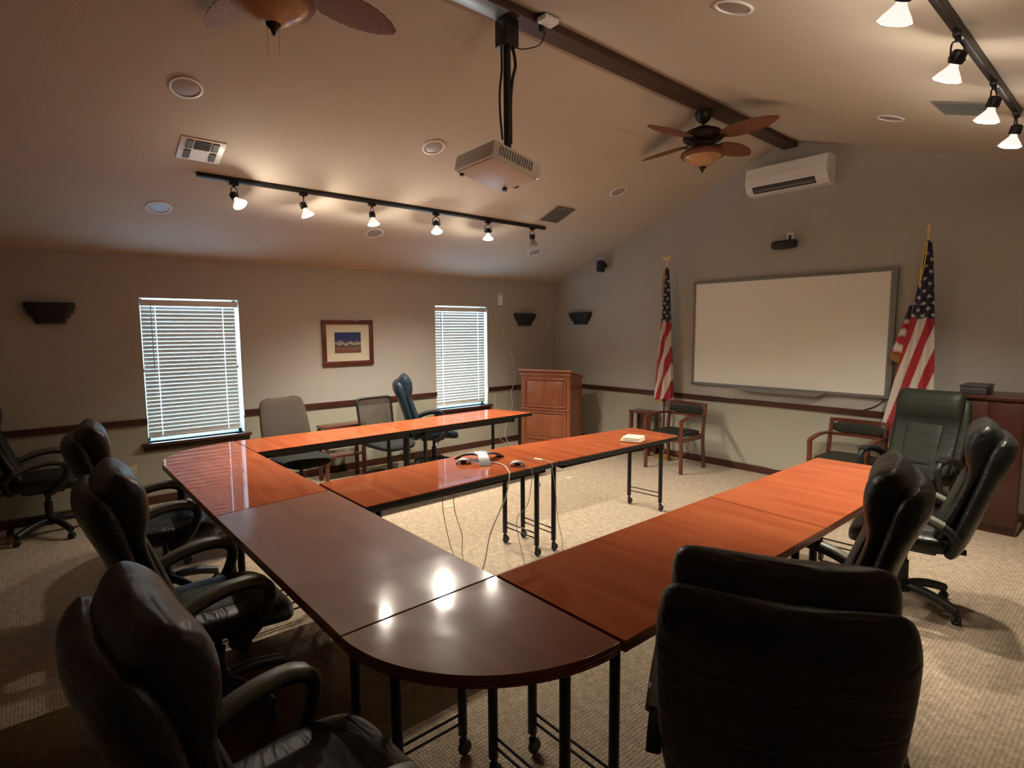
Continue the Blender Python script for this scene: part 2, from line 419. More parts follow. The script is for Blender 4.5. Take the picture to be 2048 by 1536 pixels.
# left wall with two window openings
bm = B()
ys = [YB - T, WIN[0][0], WIN[0][1], WIN[1][0], WIN[1][1], T]
for i in range(5):
    if i in (1, 3):
        wv = WIN[0] if i == 1 else WIN[1]
        box(bm, -T, 0, ys[i], ys[i + 1], 0, wv[2]); box(bm, -T, 0, ys[i], ys[i + 1], wv[3], H + 0.02)
    else:
        box(bm, -T, 0, ys[i], ys[i + 1], 0, H + 0.02)
tag(struct('wall_left', bm, M['wall']), 'taupe painted wall with two windows behind blinds', 'wall')
def gable(y0, y1):
    bm = B()
    pts = [(-T, 0), (XW + T, 0), (XW + T, ceil_z(XW) + 0.02), (XR, ZR + 0.03), (-T, H - 0.02)]
    pts = [(0.0 - T, 0), (XW + T, 0), (XW + T, ceil_z(XW + T) + 0.03), (XR, ZR + 0.03), (-T, H - SL * T + 0.03)]
    rings(bm, [[Vector((x, y, z)) for x, z in pts] for y in (y0, y1)])
    return bm
tag(struct('wall_front', gable(0, T), M['wall']), 'taupe gable wall that carries the whiteboard', 'wall')
tag(struct('wall_back', gable(YB - T, YB), M['wall']), 'taupe gable wall behind the viewer', 'wall')
bm = B(); box(bm, XW, XW + T, YB - T, T, 0, ceil_z(XW) + 0.02)
tag(struct('wall_right', bm, M['wall']), 'taupe wall to the right of the cabinet', 'wall')
bm = B()
rings(bm, [[Vector(p) for p in ((-T, y, H - SL * T), (XR, y, ZR), (XW + T, y, ceil_z(XW + T)), (XW + T, y, ceil_z(XW + T) + 0.12), (XR, y, ZR + 0.12), (-T, y, H - SL * T + 0.12))] for y in (YB - T, T)])
tag(struct('ceiling', bm, M['ceil']), 'vaulted tan ceiling of two slopes meeting at the beam', 'ceiling')
# skirting and chair rail
def board(name, pts, m, label, cat):
    bm = B()
    for (x0, x1, y0, y1, z0, z1) in pts: box(bm, x0, x1, y0, y1, z0, z1, 0.004)
    tag(struct(name, bm, m), label, cat)
CR0, CR1 = 0.808, 0.870
board('trim_1', [(0.0, 0.022, YB, WIN[0][0], CR0, CR1), (0, 0.022, WIN[0][1], WIN[1][0], CR0, CR1), (0, 0.022, WIN[1][1], -0.0, CR0, CR1)], M['trim'], 'dark cherry chair rail along the window wall', 'chair rail')
board('trim_2', [(0.022, XW, -0.022, 0.0, CR0, CR1)], M['trim'], 'dark cherry chair rail under the whiteboard', 'chair rail')
board('baseboard_left', [(0.0, 0.018, YB, 0, 0, 0.085)], M['trim'], 'dark cherry baseboard along the window wall', 'baseboard')
board('baseboard_front', [(0.018, XW, -0.018, 0, 0, 0.085)], M['trim'], 'dark cherry baseboard along the whiteboard wall', 'baseboard')
board('baseboard_right', [(XW - 0.018, XW, YB, -0.018, 0, 0.085)], M['trim'], 'dark cherry baseboard along the right wall', 'baseboard')
# ridge beam
bm = B(); box(bm, 3.592, 3.738, YB + 0.01, -0.005, 3.69, ceil_z(3.70) + 0.0, 0.004)
tag(struct('trim_3', bm, M['beam']), 'long dark brown beam along the ceiling ridge', 'beam')

# windows: recess, frame, panes, sill
for k, (y0, y1, z0, z1) in enumerate(WIN):
    bm = B(); f = 0.035
    xo, xi = -0.15, -0.115
    box(bm, xo, xi, y0, y0 + f, z0, z1, 0.003); box(bm, xo, xi, y1 - f, y1, z0, z1, 0.003)
    box(bm, xo, xi, y0, y1, z0, z0 + f, 0.003); box(bm, xo, xi, y0, y1, z1 - f, z1, 0.003)
    box(bm, xo, xi, y0, y1, (z0 + z1) / 2 - 0.02, (z0 + z1) / 2 + 0.02, 0.003)
    wf = struct('window_%d' % (k + 1), bm, M['white'])
    tag(wf, ('wide' if k == 0 else 'narrow-looking') + (' white window beside the large sconce, nearest the camera' if k == 0 else ' white window beside the wooden lectern'), 'window')
    bm = B(); box(bm, -0.134, -0.130, y0 + f, y1 - f, z0 + f, z1 - f); obj('pane', bm, M['glass'], wf, False)
    bm = B(); box(bm, -0.11, 0.055, y0 - 0.06, y1 + 0.06, z0 - 0.03, z0, 0.006)
    box(bm, 0.0, 0.02, y0 - 0.045, y1 + 0.045, z0 - 0.085, z0 - 0.03, 0.004)
    s = obj('window_sill', bm, M['trim'], wf); s['label'] = 'dark cherry sill and apron'
    # blind
    t = thing('window_blind', 'white slatted blind on the window %s' % ('nearest the camera, left of the framed picture' if k == 0 else 'between the framed picture and the lectern'), 'blind', (-0.028, y0, z0))
    W_ = y1 - y0; Hh = z1 - z0
    bm = B(); box(bm, -0.025, 0.02, 0.006, W_ - 0.012, Hh - 0.06, Hh - 0.018, 0.003); obj('headrail', bm, M['white'], t)
    bm = B(); box(bm, 0.018, 0.026, 0.002, W_ - 0.006, Hh - 0.078, Hh - 0.016, 0.002); obj('valance', bm, M['white'], t)
    bm = B(); n = 33; pitch = (Hh - 0.145) / n; tilt = math.radians(76 if k == 0 else 71)
    for i in range(n):
        z = 0.065 + pitch * (i + 0.5); hw = 0.0208 if k == 0 else 0.0206
        ca, sa = math.cos(tilt) * hw, math.sin(tilt) * hw
        pr = []
        for q in range(5):
            u = -1 + 2 * q / 4; bow = 0.0035 * (1 - u * u)
            pr.append((ca * u + bow * math.sin(tilt), sa * u - bow * math.cos(tilt)))
        R = []
        for ya, yb in ((0.008, 0.1290), (0.1318, W_ - 0.1540), (W_ - 0.1512, W_ - 0.036)):
            R = [[Vector((px + 0.000, yy, z + pz)) for px, pz in pr] + [Vector((px + 0.0018, yy, z + pz - 0.0012)) for px, pz in reversed(pr)] for yy in (ya, yb)]
            rings(bm, R)
    obj('slats', bm, M['slat'], t)
    bm = B(); box(bm, -0.012, 0.014, 0.008, W_ - 0.036, 0.046, 0.064, 0.004); obj('bottom_rail', bm, M['white'], t)
    for yy in (0.1305, W_ - 0.1525):
        bm = B(); box(bm, 0.012, 0.0130, yy - 0.0008, yy + 0.0008, 0.05, Hh - 0.07)
        obj('ladder_cord', bm, M['white'], t)
    bm = B(); tube(bm, [(0.032, 0.09, Hh - 0.06), (0.034, 0.092, Hh - 0.7)], 0.004, 8); obj('wand', bm, M['cream'], t)

# ------------------------------------------------------------------ tables
TZ = 0.75
def poly(ps): return [tuple(p) for p in ps]
def table(name, outline, legs, label, cat, top='table', ribbed=False, struts=(), group=None, apron=None):
    cx = sum(p[0] for p in outline) / len(outline); cy = sum(p[1] for p in outline) / len(outline)
    t = thing(name, label, cat, (cx, cy, 0), 0, group)
    ol = [(p[0] - cx, p[1] - cy) for p in outline]
    a = sum(ol[i][0] * ol[(i + 1) % len(ol)][1] - ol[(i + 1) % len(ol)][0] * ol[i][1] for i in range(len(ol)))
    if a < 0: ol = ol[::-1]
    bm = B(); slab(bm, ol, [(TZ - 0.006, 0.0), (TZ - 0.001, 0.0005), (TZ, 0.0025)]); obj('tabletop', bm, M[top], t, False)
    bm = B()
    if ribbed:
        lv = [(TZ - 0.040, 0.004), (TZ - 0.039, 0.0), (TZ - 0.031, 0.0), (TZ - 0.029, 0.004), (TZ - 0.027, 0.0), (TZ - 0.020, 0.0), (TZ - 0.018, 0.004), (TZ - 0.016, 0.0), (TZ - 0.0062, 0.0)]
    else:
        lv = [(TZ - 0.040, 0.003), (TZ - 0.037, 0.0), (TZ - 0.008, 0.0), (TZ - 0.0062, 0.001)]
    slab(bm, ol, lv); e = obj('edge_band', bm, M['edge'] if ribbed else M['black'], t)
    e['label'] = 'ribbed cherry edge' if ribbed else 'black edge'
    if apron:
        bm = B(); x0, x1, y0, y1 = [apron[0] - cx, apron[1] - cx, apron[2] - cy, apron[3] - cy]
        box(bm, x0, x1, y0, y0 + 0.03, TZ - 0.085, TZ - 0.04); box(bm, x0, x1, y1 - 0.03, y1, TZ - 0.085, TZ - 0.04)
        box(bm, x0, x0 + 0.03, y0, y1, TZ - 0.085, TZ - 0.04); box(bm, x1 - 0.03, x1, y0, y1, TZ - 0.085, TZ - 0.04)
        obj('under_frame', bm, M['bmetal'], t)
    for (x, y) in legs:
        bm = B(); lathe(bm, [(0.019, 0.085), (0.019, TZ - 0.041)], (x - cx, y - cy, 0), 16)
        lg = obj('leg', bm, M['bmetal'], t)
        bm = B(); lathe(bm, [(0.001, -0.011), (0.027, -0.010), (0.032, 0), (0.027, 0.010), (0.001, 0.011)], (x - cx + 0.012, y - cy, 0.033), 16, Matrix.Rotation(PI / 2, 3, 'Y'))
        lathe(bm, [(0.007, 0.03), (0.009, 0.09)], (x - cx, y - cy, 0), 10)
        box(bm, x - cx - 0.004, x - cx + 0.004, y - cy - 0.018, y - cy + 0.018, 0.03, 0.072, 0.003)
        obj('caster', bm, M['black'], lg)
    for (a, b) in struts:
        for z in (0.135, 0.175):
            bm = B(); tube(bm, [(a[0] - cx, a[1] - cy, z), (b[0] - cx, b[1] - cy, z)], 0.0055, 8)
            obj('stretcher', bm, M['bmetal'], t)
    return t
def rect(p0, p1, p2, p3): return [p0, p1, p2, p3]
G = 0.003
def std_legs_x(x0, x1, y0, y1, i=0.09, j=0.1):
    L = [(x0 + i, y0 + j), (x1 - i, y0 + j), (x0 + i, y1 - j), (x1 - i, y1 - j)]
    return L, [(L[0], L[1]), (L[2], L[3])]
# window row
L, S = std_legs_x(1.18, 1.75, -5.19, -3.63)
table('meeting_table', rect((1.180, -5.188), (1.796, -5.190), (1.752, -3.634), (1.199, -3.630)), L,
      'cherry table with black edge in front of the grey fabric chair', 'table', 'table', False, S, apron=(1.26, 1.70, -5.1, -3.7))
L, S = std_legs_x(1.18, 1.73, -3.625, -2.12)
table('meeting_table', rect((1.199, -3.626), (1.752, -3.630), (1.711, -2.092), (1.156, -2.224)), [(1.26, -3.53), (1.67, -3.53), (1.26, -2.32), (1.64, -2.22)],
      'cherry table with black edge ending beside the lectern, in the row along the windows', 'table', 'table', False, [((1.26, -3.53), (1.67, -3.53)), ((1.26, -2.32), (1.64, -2.22))], apron=(1.24, 1.67, -3.55, -2.33))
# middle row
ML = [(3.13, -3.70), (3.50, -3.695), (3.13, -5.0), (3.5, -5.0)]
table('meeting_table', rect((3.045, -5.178), (3.70, -5.178), (3.645, -3.603), (2.985, -3.57)), ML,
      'cherry table with black edge carrying the conference phone', 'table', 'table', False, [(ML[0], ML[1]), (ML[2], ML[3])], apron=(3.10, 3.58, -5.1, -3.68))
ML = [(3.14, -3.50), (3.505, -3.51), (3.155, -2.11), (3.495, -2.09)]
ML = [(3.14, -3.515), (3.505, -3.52), (3.155, -2.12), (3.495, -2.09)]
table('meeting_table', rect((2.988, -3.565), (3.648, -3.598), (3.682, -2.108), (3.133, -2.044)), ML,
      'cherry table with black edge carrying the folded white papers', 'table', 'table', False, [(ML[0], ML[1]), (ML[2], ML[3])], apron=(3.16, 3.58, -3.50, -2.2))
# near row of the U
def quarter(cx, cy, r, a0, a1, n=28):
    return [(cx, cy)] + [(cx + r * math.cos(a0 + (a1 - a0) * i / n), cy + r * math.sin(a0 + (a1 - a0) * i / n)) for i in range(n + 1)]
q = [(1.797, -5.195)] + [(1.797 - 0.618 * math.cos(PI / 2 * i / 26), -5.195 - 0.648 * math.sin(PI / 2 * i / 26)) for i in range(27)]
table('corner_table', q, [(1.30, -5.27), (1.72, -5.30), (1.70, -5.73)],
      'quarter-round cherry corner table below the window nearest the camera', 'table', 'table', True, [((1.30, -5.27), (1.72, -5.30))])
L = [(1.88, -5.74), (1.88, -5.29), (3.17, -5.74), (3.17, -5.29)]
table('meeting_table', rect((1.801, -5.195), (3.235, -5.194), (3.30, -5.848), (1.801, -5.843)), L,
      'glossy cherry table reflecting the near window, beside its quarter-round corner table', 'table', 'table', True, [(L[0], L[1]), (L[2], L[3])])
L = [(3.37, -5.745), (3.37, -5.3), (4.77, -5.75), (4.77, -5.3)]
table('meeting_table', rect((3.241, -5.194), (4.850, -5.192), (4.870, -5.843), (3.306, -5.848)), L,
      'dull dark cherry table with scuffs, meeting the near round-cornered table', 'table', 'tabled', True, [(L[0], L[1]), (L[2], L[3])])
q = [(4.856, -5.192)] + [(4.876 - 0.02 * (1 - 0) + 0.628 * math.sin(PI / 2 * i / 30) + 0.02 * math.cos(PI / 2 * i / 30), -5.196 - 0.648 * math.cos(PI / 2 * i / 30)) for i in range(31)]
table('corner_table', q, [(4.95, -5.285), (5.33, -5.285), (4.965, -5.70)],
      'quarter-round dark cherry corner table nearest the camera with lamp reflections', 'table', 'tabled', True, [((4.95, -5.285), (5.33, -5.285))])
# right row
L = [(4.95, -5.08), (5.37, -5.08), (4.95, -3.72), (5.4, -3.72)]
table('meeting_table', rect((4.853, -5.180), (5.490, -5.180), (5.505, -3.645), (4.857, -3.590)), L,
      'cherry table whose far half is brightly lit, behind the big near chair', 'table', 'table', True, [(L[0], L[1]), (L[2], L[3])])
L = [(4.95, -3.45), (5.4, -3.5), (4.95, -2.18), (5.4, -2.16)]
table('meeting_table', rect((4.857, -3.584), (5.505, -3.639), (5.493, -2.056), (4.869, -2.081)), L,
      'bright orange-lit cherry table at the far end of the right row', 'table', 'table', True, [(L[0], L[1]), (L[2], L[3])])

# ------------------------------------------------------------------ office chairs
def star_base(t, mat, R=0.30, rot=0.3, n=5):
    for i in range(n):
        a = rot + 2 * PI * i / n; c, s = math.cos(a), math.sin(a)
        bm = B(); tube(bm, [(0.02 * c, 0.02 * s, 0.125), (0.12 * c, 0.12 * s, 0.125), (0.22 * c, 0.22 * s, 0.105), (R * c, R * s, 0.078)], [0.026] * 13, 10, 12)
        b = obj('base_leg', bm, mat, t)
        bm = B(); Mx = Matrix.Rotation(a + 0.6, 3, 'Z') @ Matrix.Rotation(PI / 2, 3, 'Y')
        for o_ in (-0.014, 0.014):
            off = Matrix.Rotation(a + 0.6, 3, 'Z') @ Vector((o_, 0, 0))
            lathe(bm, [(0.001, -0.009), (0.022, -0.009), (0.026, -0.003), (0.026, 0.003), (0.022, 0.009), (0.001, 0.009)], (R * c + off.x, R * s + off.y, 0.0265), 14, Mx)
        lathe(bm, [(0.006, 0.02), (0.016, 0.05), (0.012, 0.075)], (R * c, R * s, 0), 10)
        obj('caster', bm, M['black'], b)
    bm = B(); lathe(bm, [(0.045, 0.09), (0.05, 0.11), (0.045, 0.15), (0.03, 0.16), (0.028, 0.28), (0.018, 0.285), (0.018, 0.40)], (0, 0, 0), 20)
    obj('gas_column', bm, M['bmetal'], t)
def arm_loop(t, side, pad='armpad', x=0.295):
    s = side
    pts = [(s * x, -0.245, 0.535), (s * x, -0.215, 0.585), (s * x, -0.13, 0.632), (s * x, -0.02, 0.662), (s * x, 0.08, 0.664), (s * x, 0.140, 0.635), (s * x, 0.148, 0.58), (s * x * 0.98, 0.115, 0.50), (s * x * 0.92, 0.05, 0.425), (s * x * 0.80, 0.0, 0.40)]
    bm = B(); tube(bm, pts, 0, 14, 40, flat=(0.024, 0.021)); a = obj('armrest', bm, M['black'], t)
    bm = B(); tube(bm, [(s * x, -0.185, 0.618), (s * x, -0.11, 0.652), (s * x, -0.02, 0.675), (s * x, 0.07, 0.680), (s * x, 0.125, 0.662)], 0, 16, 20, flat=(0.033, 0.019))
    p = obj('arm_pad', bm, M[pad], a); p['label'] = 'greyish padded arm top'
def exec_chair(label, mat='leather', panel='leather_d', arms='armpad', group=None, rot=0.3, R=0.30):
    t = thing('executive_chair', label, 'chair', (0, 0, 0), 0, group)
    star_base(t, M['black'], R=R, rot=rot)
    bm = B(); box(bm, -0.11, 0.11, -0.16, 0.12, 0.375, 0.41, 0.01); tube(bm, [(0.1, 0.0, 0.39), (0.24, 0.02, 0.385), (0.29, 0.03, 0.37)], 0.006, 8)
    box(bm, -0.03, 0.03, -0.30, -0.1, 0.385, 0.405, 0.004)
    obj('tilt_mechanism', bm, M['black'], t)
    def sf(p):
        k = p.y / 0.27
        q = Vector(p); q.z += -0.035 * max(0, k) ** 3 + 0.012 * (abs(p.x) / 0.27) ** 2; q.x *= 1 - 0.06 * max(0, -k)
        return q
    bm = B(); superq(bm, (0, 0.015, 0.465), 0.265, 0.275, 0.062, 0.55, 0.38, 40, 16, sf)
    st = obj('seat', bm, M[mat], t)
    bm = B(); superq(bm, (0, 0.03, 0.52), 0.155, 0.20, 0.022, 0.7, 0.4, 32, 10, lambda p: Vector((p.x, p.y, p.z - 0.028 * max(0, p.y / 0.2) ** 2)))
    obj('seat_panel', bm, M[panel], st)
    # outer shell
    bm = B(); slabpath(bm, [(-0.215, 0.395, 0.20, 0.012), (-0.235, 0.42, 0.245, 0.035), (-0.275, 0.53, 0.268, 0.043), (-0.325, 0.70, 0.28, 0.045), (-0.372, 0.86, 0.283, 0.047), (-0.405, 0.97, 0.28, 0.058), (-0.428, 1.04, 0.272, 0.060), (-0.445, 1.09, 0.255, 0.045), (-0.452, 1.112, 0.225, 0.012)], 34, 36, 0.42, curve=0.025)
    sh = obj('backrest', bm, M[mat], t)
    # front cushion with head pillow
    bm = B(); slabpath(bm, [(-0.165, 0.475, 0.19, 0.01), (-0.175, 0.50, 0.225, 0.036), (-0.215, 0.60, 0.238, 0.044), (-0.262, 0.72, 0.240, 0.034), (-0.305, 0.85, 0.240, 0.034), (-0.328, 0.93, 0.243, 0.052), (-0.334, 1.00, 0.248, 0.076), (-0.344, 1.07, 0.250, 0.085), (-0.356, 1.125, 0.247, 0.075), (-0.368, 1.165, 0.232, 0.042), (-0.373, 1.18, 0.195, 0.012)], 44, 40, 0.45, curve=0.02)
    cu = obj('back_cushion', bm, M[mat], t)
    bm = B(); slabpath(bm, [(-0.160, 0.56, 0.11, 0.006), (-0.172, 0.58, 0.13, 0.02), (-0.214, 0.70, 0.135, 0.022), (-0.262, 0.85, 0.135, 0.018), (-0.275, 0.90, 0.125, 0.006)], 16, 28, 0.4)
    pn = obj('lumbar_panel', bm, M[panel], cu)
    for s in (-1, 1):
        arm_loop(t, s, arms)
    return t
c1 = exec_chair('black leather executive chair nearest the camera in the lower left corner', rot=0.5)
P0 = []
def place(o, x, y, deg): o.location = (x, y, 0); o.rotation_euler = (0, 0, math.radians(deg))
place(c1, 5.14, -6.05, 4)
c2 = dup(c1, (3.785, -5.965, 0), math.radians(0), 'black leather executive chair in the middle of the three along the near left table edge')
c3 = dup(c1, (2.385, -5.945, 0), math.radians(-2.5), 'black leather executive chair farthest of the three along the near left table edge')
c4 = dup(c1, (0.38, -6.49, 0), math.radians(-3), 'blue-black executive chair in shadow against the window wall, cut by the left picture edge')
c5 = dup(c1, (5.81, -4.92, 0), math.radians(28.4), 'large black leather executive chair seen from behind in the right foreground')
c6 = dup(c1, (5.50, -3.96, 0), math.radians(104), 'black leather executive chair in side view just beyond the big foreground chair')
c7 = dup(c1, (5.55, -2.48, 0), math.radians(101), 'black leather executive chair in side view nearest the dark cabinet')
bc = exec_chair('blue-black executive chair in side view between the mesh chair and the lectern window', 'leather_b', 'leather_b', 'black', rot=0.2)
place(bc, 0.66, -2.78, -28)
c8 = exec_chair('dark green-black executive chair facing the camera in front of the cabinet and right flag', 'leather_d', 'leather_d', 'black', rot=0.9)
place(c8, 5.17, -1.02, 169)

# grey fabric task chair
def task_chair(label, mesh=False):
    t = thing('task_chair', label, 'chair')
    star_base(t, M['black'], rot=0.1)
    bm = B(); box(bm, -0.10, 0.10, -0.12, 0.12, 0.385, 0.415, 0.01); tube(bm, [(-0.08, 0.05, 0.40), (-0.22, 0.07, 0.37), (-0.24, 0.08, 0.33)], 0.006, 8)
    obj('tilt_mechanism', bm, M['black'], t)
    bm = B(); superq(bm, (0, 0.0, 0.455), 0.25, 0.245, 0.042, 0.6, 0.55, 40, 14, lambda p: Vector((p.x, p.y, p.z - 0.03 * max(0, p.y / 0.24) ** 3)))
    obj('seat', bm, M['dfabric'], t)
    bm = B(); tube(bm, [(0, -0.05, 0.40), (0, -0.2, 0.41), (0, -0.285, 0.46), (0, -0.30, 0.56), (0, -0.305, 0.60)], 0, 12, 20, flat=(0.04, 0.012)); obj('back_bracket', bm, M['black'], t)
    if not mesh:
        bm = B(); slabpath(bm, [(-0.225, 0.54, 0.22, 0.01), (-0.235, 0.56, 0.252, 0.03), (-0.255, 0.66, 0.268, 0.036), (-0.285, 0.80, 0.262, 0.036), (-0.315, 0.93, 0.248, 0.034), (-0.33, 1.00, 0.232, 0.028), (-0.338, 1.035, 0.20, 0.015), (-0.34, 1.047, 0.15, 0.005)], 34, 36, 0.55, curve=0.035)
        obj('backrest', bm, M['fabric'], t)
    else:
        bm = B()
        P = [(-0.235, 0.215, 0.56), (-0.29, 0.225, 0.90), (-0.30, 0.20, 0.935), (-0.302, 0.15, 0.945), (-0.302, -0.15, 0.945), (-0.30, -0.20, 0.935), (-0.29, -0.225, 0.90), (-0.235, -0.215, 0.56), (-0.232, -0.17, 0.535), (-0.232, 0.17, 0.535), (-0.235, 0.215, 0.56)]
        tube(bm, [(b, a, c) for a, b, c in P], 0.014, 10, 60); obj('back_frame', bm, M['black'], t)
        bm = B(); n = 26
        for i in range(n + 1):
            x = -0.205 + 0.41 * i / n
            tube(bm, [(x, -0.236, 0.55), (x, -0.262, 0.74), (x, -0.298, 0.93)], 0.0050, 4)
        for i in range(24):
            z = 0.56 + 0.36 * i / 23; y = -0.236 - 0.06 * (z - 0.55) / 0.38
            tube(bm, [(-0.21, y, z), (0.21, y, z)], 0.0035, 4)
        obj('mesh_back', bm, M['fabric'], t)
    for s in (() if True else (-1, 1)): pass
    return t
g1 = task_chair('grey fabric task chair with a rounded back beside the near window'); place(g1, 0.99, -4.55, -77)
g2 = task_chair('black task chair with a low see-through mesh back', True); place(g2, 0.86, -3.50, -84)

# guest chairs
def guest_chair(label):
    t = thing('guest_chair', label, 'chair')
    w_, d_ = 0.25, 0.25
    for s in (-1, 1):
        bm = B(); tube(bm, [(s * w_, 0.24, 0.0), (s * w_, 0.245, 0.35), (s * w_, 0.25, 0.63)], 0, 4 * 3, 6, flat=(0.017, 0.022)); obj('leg', bm, M['chairwood'], t)
        bm = B(); tube(bm, [(s * w_, -0.27, 0.0), (s * w_, -0.235, 0.30), (s * w_, -0.235, 0.50), (s * (w_ - 0.005), -0.285, 0.80)], 0, 12, 12, flat=(0.017, 0.02)); obj('leg', bm, M['chairwood'], t)
        bm = B(); tube(bm, [(s * w_, 0.262, 0.62), (s * w_, 0.20, 0.645), (s * w_, 0.0, 0.665), (s * w_, -0.26, 0.65)], 0, 12, 12, flat=(0.024, 0.014)); obj('armrest', bm, M['chairwood'], t)
    bm = B(); 
    for (a, b) in (((-w_, 0.235), (w_, 0.235)), ((-w_, -0.235), (w_, -0.235)), ((-w_, -0.235), (-w_, 0.235)), ((w_, -0.235), (w_, 0.235))):
        tube(bm, [(a[0], a[1], 0.40), (b[0], b[1], 0.40)], 0, 8, 0, flat=(0.012, 0.03))
    obj('seat_frame', bm, M['chairwood'], t)
    bm = B(); superq(bm, (0, 0.0, 0.45), 0.235, 0.235, 0.03, 0.6, 0.3, 36, 10); obj('seat', bm, M['leather_d'], t)
    def curveb(p): return Vector((p.x, p.y - 0.035 * (1 - (p.x / 0.25) ** 2), p.z))
    bm = B(); rs = []
    for z0, z1, yy in ((0.765, 0.80, -0.278), (0.625, 0.655, -0.258)):
        rs = []
        for i in range(15):
            x = -0.25 + 0.5 * i / 14; y = yy - 0.035 * (1 - (x / 0.25) ** 2)
            rs.append([Vector((x, y - 0.014, z0)), Vector((x, y + 0.014, z0)), Vector((x, y + 0.012, z1)), Vector((x, y - 0.012, z1))])
        rings(bm, rs)
    obj('back_rail', bm, M['chairwood'], t)
    bm = B(); superq(bm, (0, -0.272, 0.71), 0.232, 0.020, 0.058, 0.5, 0.4, 32, 10, curveb); obj('backrest', bm, M['leather_d'], t)
    return t
gc = guest_chair('cherry armchair with black pads in front of the left flag'); place(gc, 2.62, -0.53, 180)
gd = dup(gc, (4.565, -0.56, 0), PI, 'cherry armchair with black pads under the right end of the whiteboard')

# end tables
def end_table(label, w_, d_, h_):
    t = thing('end_table', label, 'side table')
    bm = B(); box(bm, -w_ / 2, w_ / 2, -d_ / 2, d_ / 2, h_ - 0.03, h_, 0.004); obj('tabletop', bm, M['chairwood'], t)
    bm = B(); box(bm, -w_ / 2 + 0.03, w_ / 2 - 0.03, -d_ / 2 + 0.03, d_ / 2 - 0.03, 0.27, 0.295, 0.004); obj('shelf', bm, M['chairwood'], t)
    for sx in (-1, 1):
        for sy in (-1, 1):
            bm = B(); x = sx * (w_ / 2 - 0.025); y = sy * (d_ / 2 - 0.025); box(bm, x - 0.02, x + 0.02, y - 0.02, y + 0.02, 0, h_ - 0.03, 0.003); obj('leg', bm, M['chairwood'], t)
    return t
e1 = end_table('low cherry side table against the window wall between the grey and mesh chairs', 0.24, 0.50, 0.64); e1.location = (0.33, -3.83, 0)
e2 = end_table('small cherry side table against the front wall left of the left flag', 0.34, 0.22, 0.60); e2.location = (1.87, -0.14, 0)

# ------------------------------------------------------------------ lectern
t = thing('lectern', 'cherry panelled lectern in the far corner beside the second window', 'lectern', (0.73, -0.93, 0), math.atan2(0.28, 0.76))
LW, LD, LH = 0.40, 0.44, 1.12
bm = B()
rings(bm, [[Vector((-LW + 0.01, y, z)) for (y, z) in ((0.0, 0.05), (LD, 0.05), (LD, 1.02), (0.0, LH))], [Vector((LW - 0.01, y, z)) for (y, z) in ((0.0, 0.05), (LD, 0.05), (LD, 1.02), (0.0, LH))]])
obj('body', bm, M['lectern'], t, False)
bm = B(); box(bm, -LW - 0.01, LW + 0.01, -0.02, LD + 0.01, 0.0, 0.06, 0.008); obj('plinth', bm, M['lectern'], t)
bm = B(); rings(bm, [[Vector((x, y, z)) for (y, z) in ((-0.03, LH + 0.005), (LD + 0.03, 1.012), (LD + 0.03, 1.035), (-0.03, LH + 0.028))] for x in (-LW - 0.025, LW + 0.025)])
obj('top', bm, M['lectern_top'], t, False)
for z0, z1 in ((0.60, 1.02), (0.13, 0.54)):
    bm = B(); y = -0.008
    x0, x1 = -LW + 0.07, LW - 0.07
    for (a, b, c, d) in ((x0, x1, z0, z0 + 0.022), (x0, x1, z1 - 0.022, z1), (x0, x0 + 0.022, z0 + 0.0, z1), (x1 - 0.022, x1, z0, z1)):
        box(bm, a, b, y - 0.010, 0.004, c, d, 0.006)
    box(bm, x0 + 0.045, x1 - 0.045, y, 0.004, z0 + 0.045, z1 - 0.045, 0.006)
    obj('raised_panel', bm, M['lectern'], t)
for z0, z1 in ((0.555, 0.58), (1.06, 1.085)):
    bm = B(); box(bm, -LW, LW, -0.014, 0.002, z0, z1, 0.004); obj('moulding', bm, M['lectern'], t)

# ------------------------------------------------------------------ cabinet on the right
t = thing('cabinet', 'tall dark cherry cabinet behind the chairs at the right edge', 'cabinet', (5.60, -0.28, 0))
bm = B(); box(bm, -0.23, 0.23, -0.24, 0.25, 0.06, 1.12, 0.003); obj('body', bm, M['cabinet'], t, False)
bm = B(); box(bm, -0.25, 0.25, -0.26, 0.255, 1.12, 1.15, 0.005); obj('top', bm, M['cabinet'], t)
bm = B(); box(bm, -0.22, 0.22, -0.22, 0.25, 0.0, 0.06); obj('plinth', bm, M['cabinet'], t, False)
for s in (-1, 1):
    bm = B(); a, b = sorted((s * 0.004, s * 0.222)); box(bm, a, b, -0.257, -0.241, 0.08, 1.10, 0.004); d = obj('door', bm, M['cabinet'], t)
    bm = B(); box(bm, s * 0.04 - 0.008, s * 0.04 + 0.008, -0.275, -0.258, 0.62, 0.74, 0.004); obj('handle', bm, M['bronze'], d)
t = thing('paper_tray', 'dark green-grey box lying on top of the cabinet', 'box', (5.47, -0.28, 1.15))
bm = B(); box(bm, -0.09, 0.09, -0.15, 0.15, 0.0, 0.06, 0.008); obj('body', bm, M['dgrey'], t)
bm = B(); box(bm, -0.095, 0.095, -0.155, 0.155, 0.0605, 0.075, 0.005); obj('lid', bm, M['dgrey'], t)

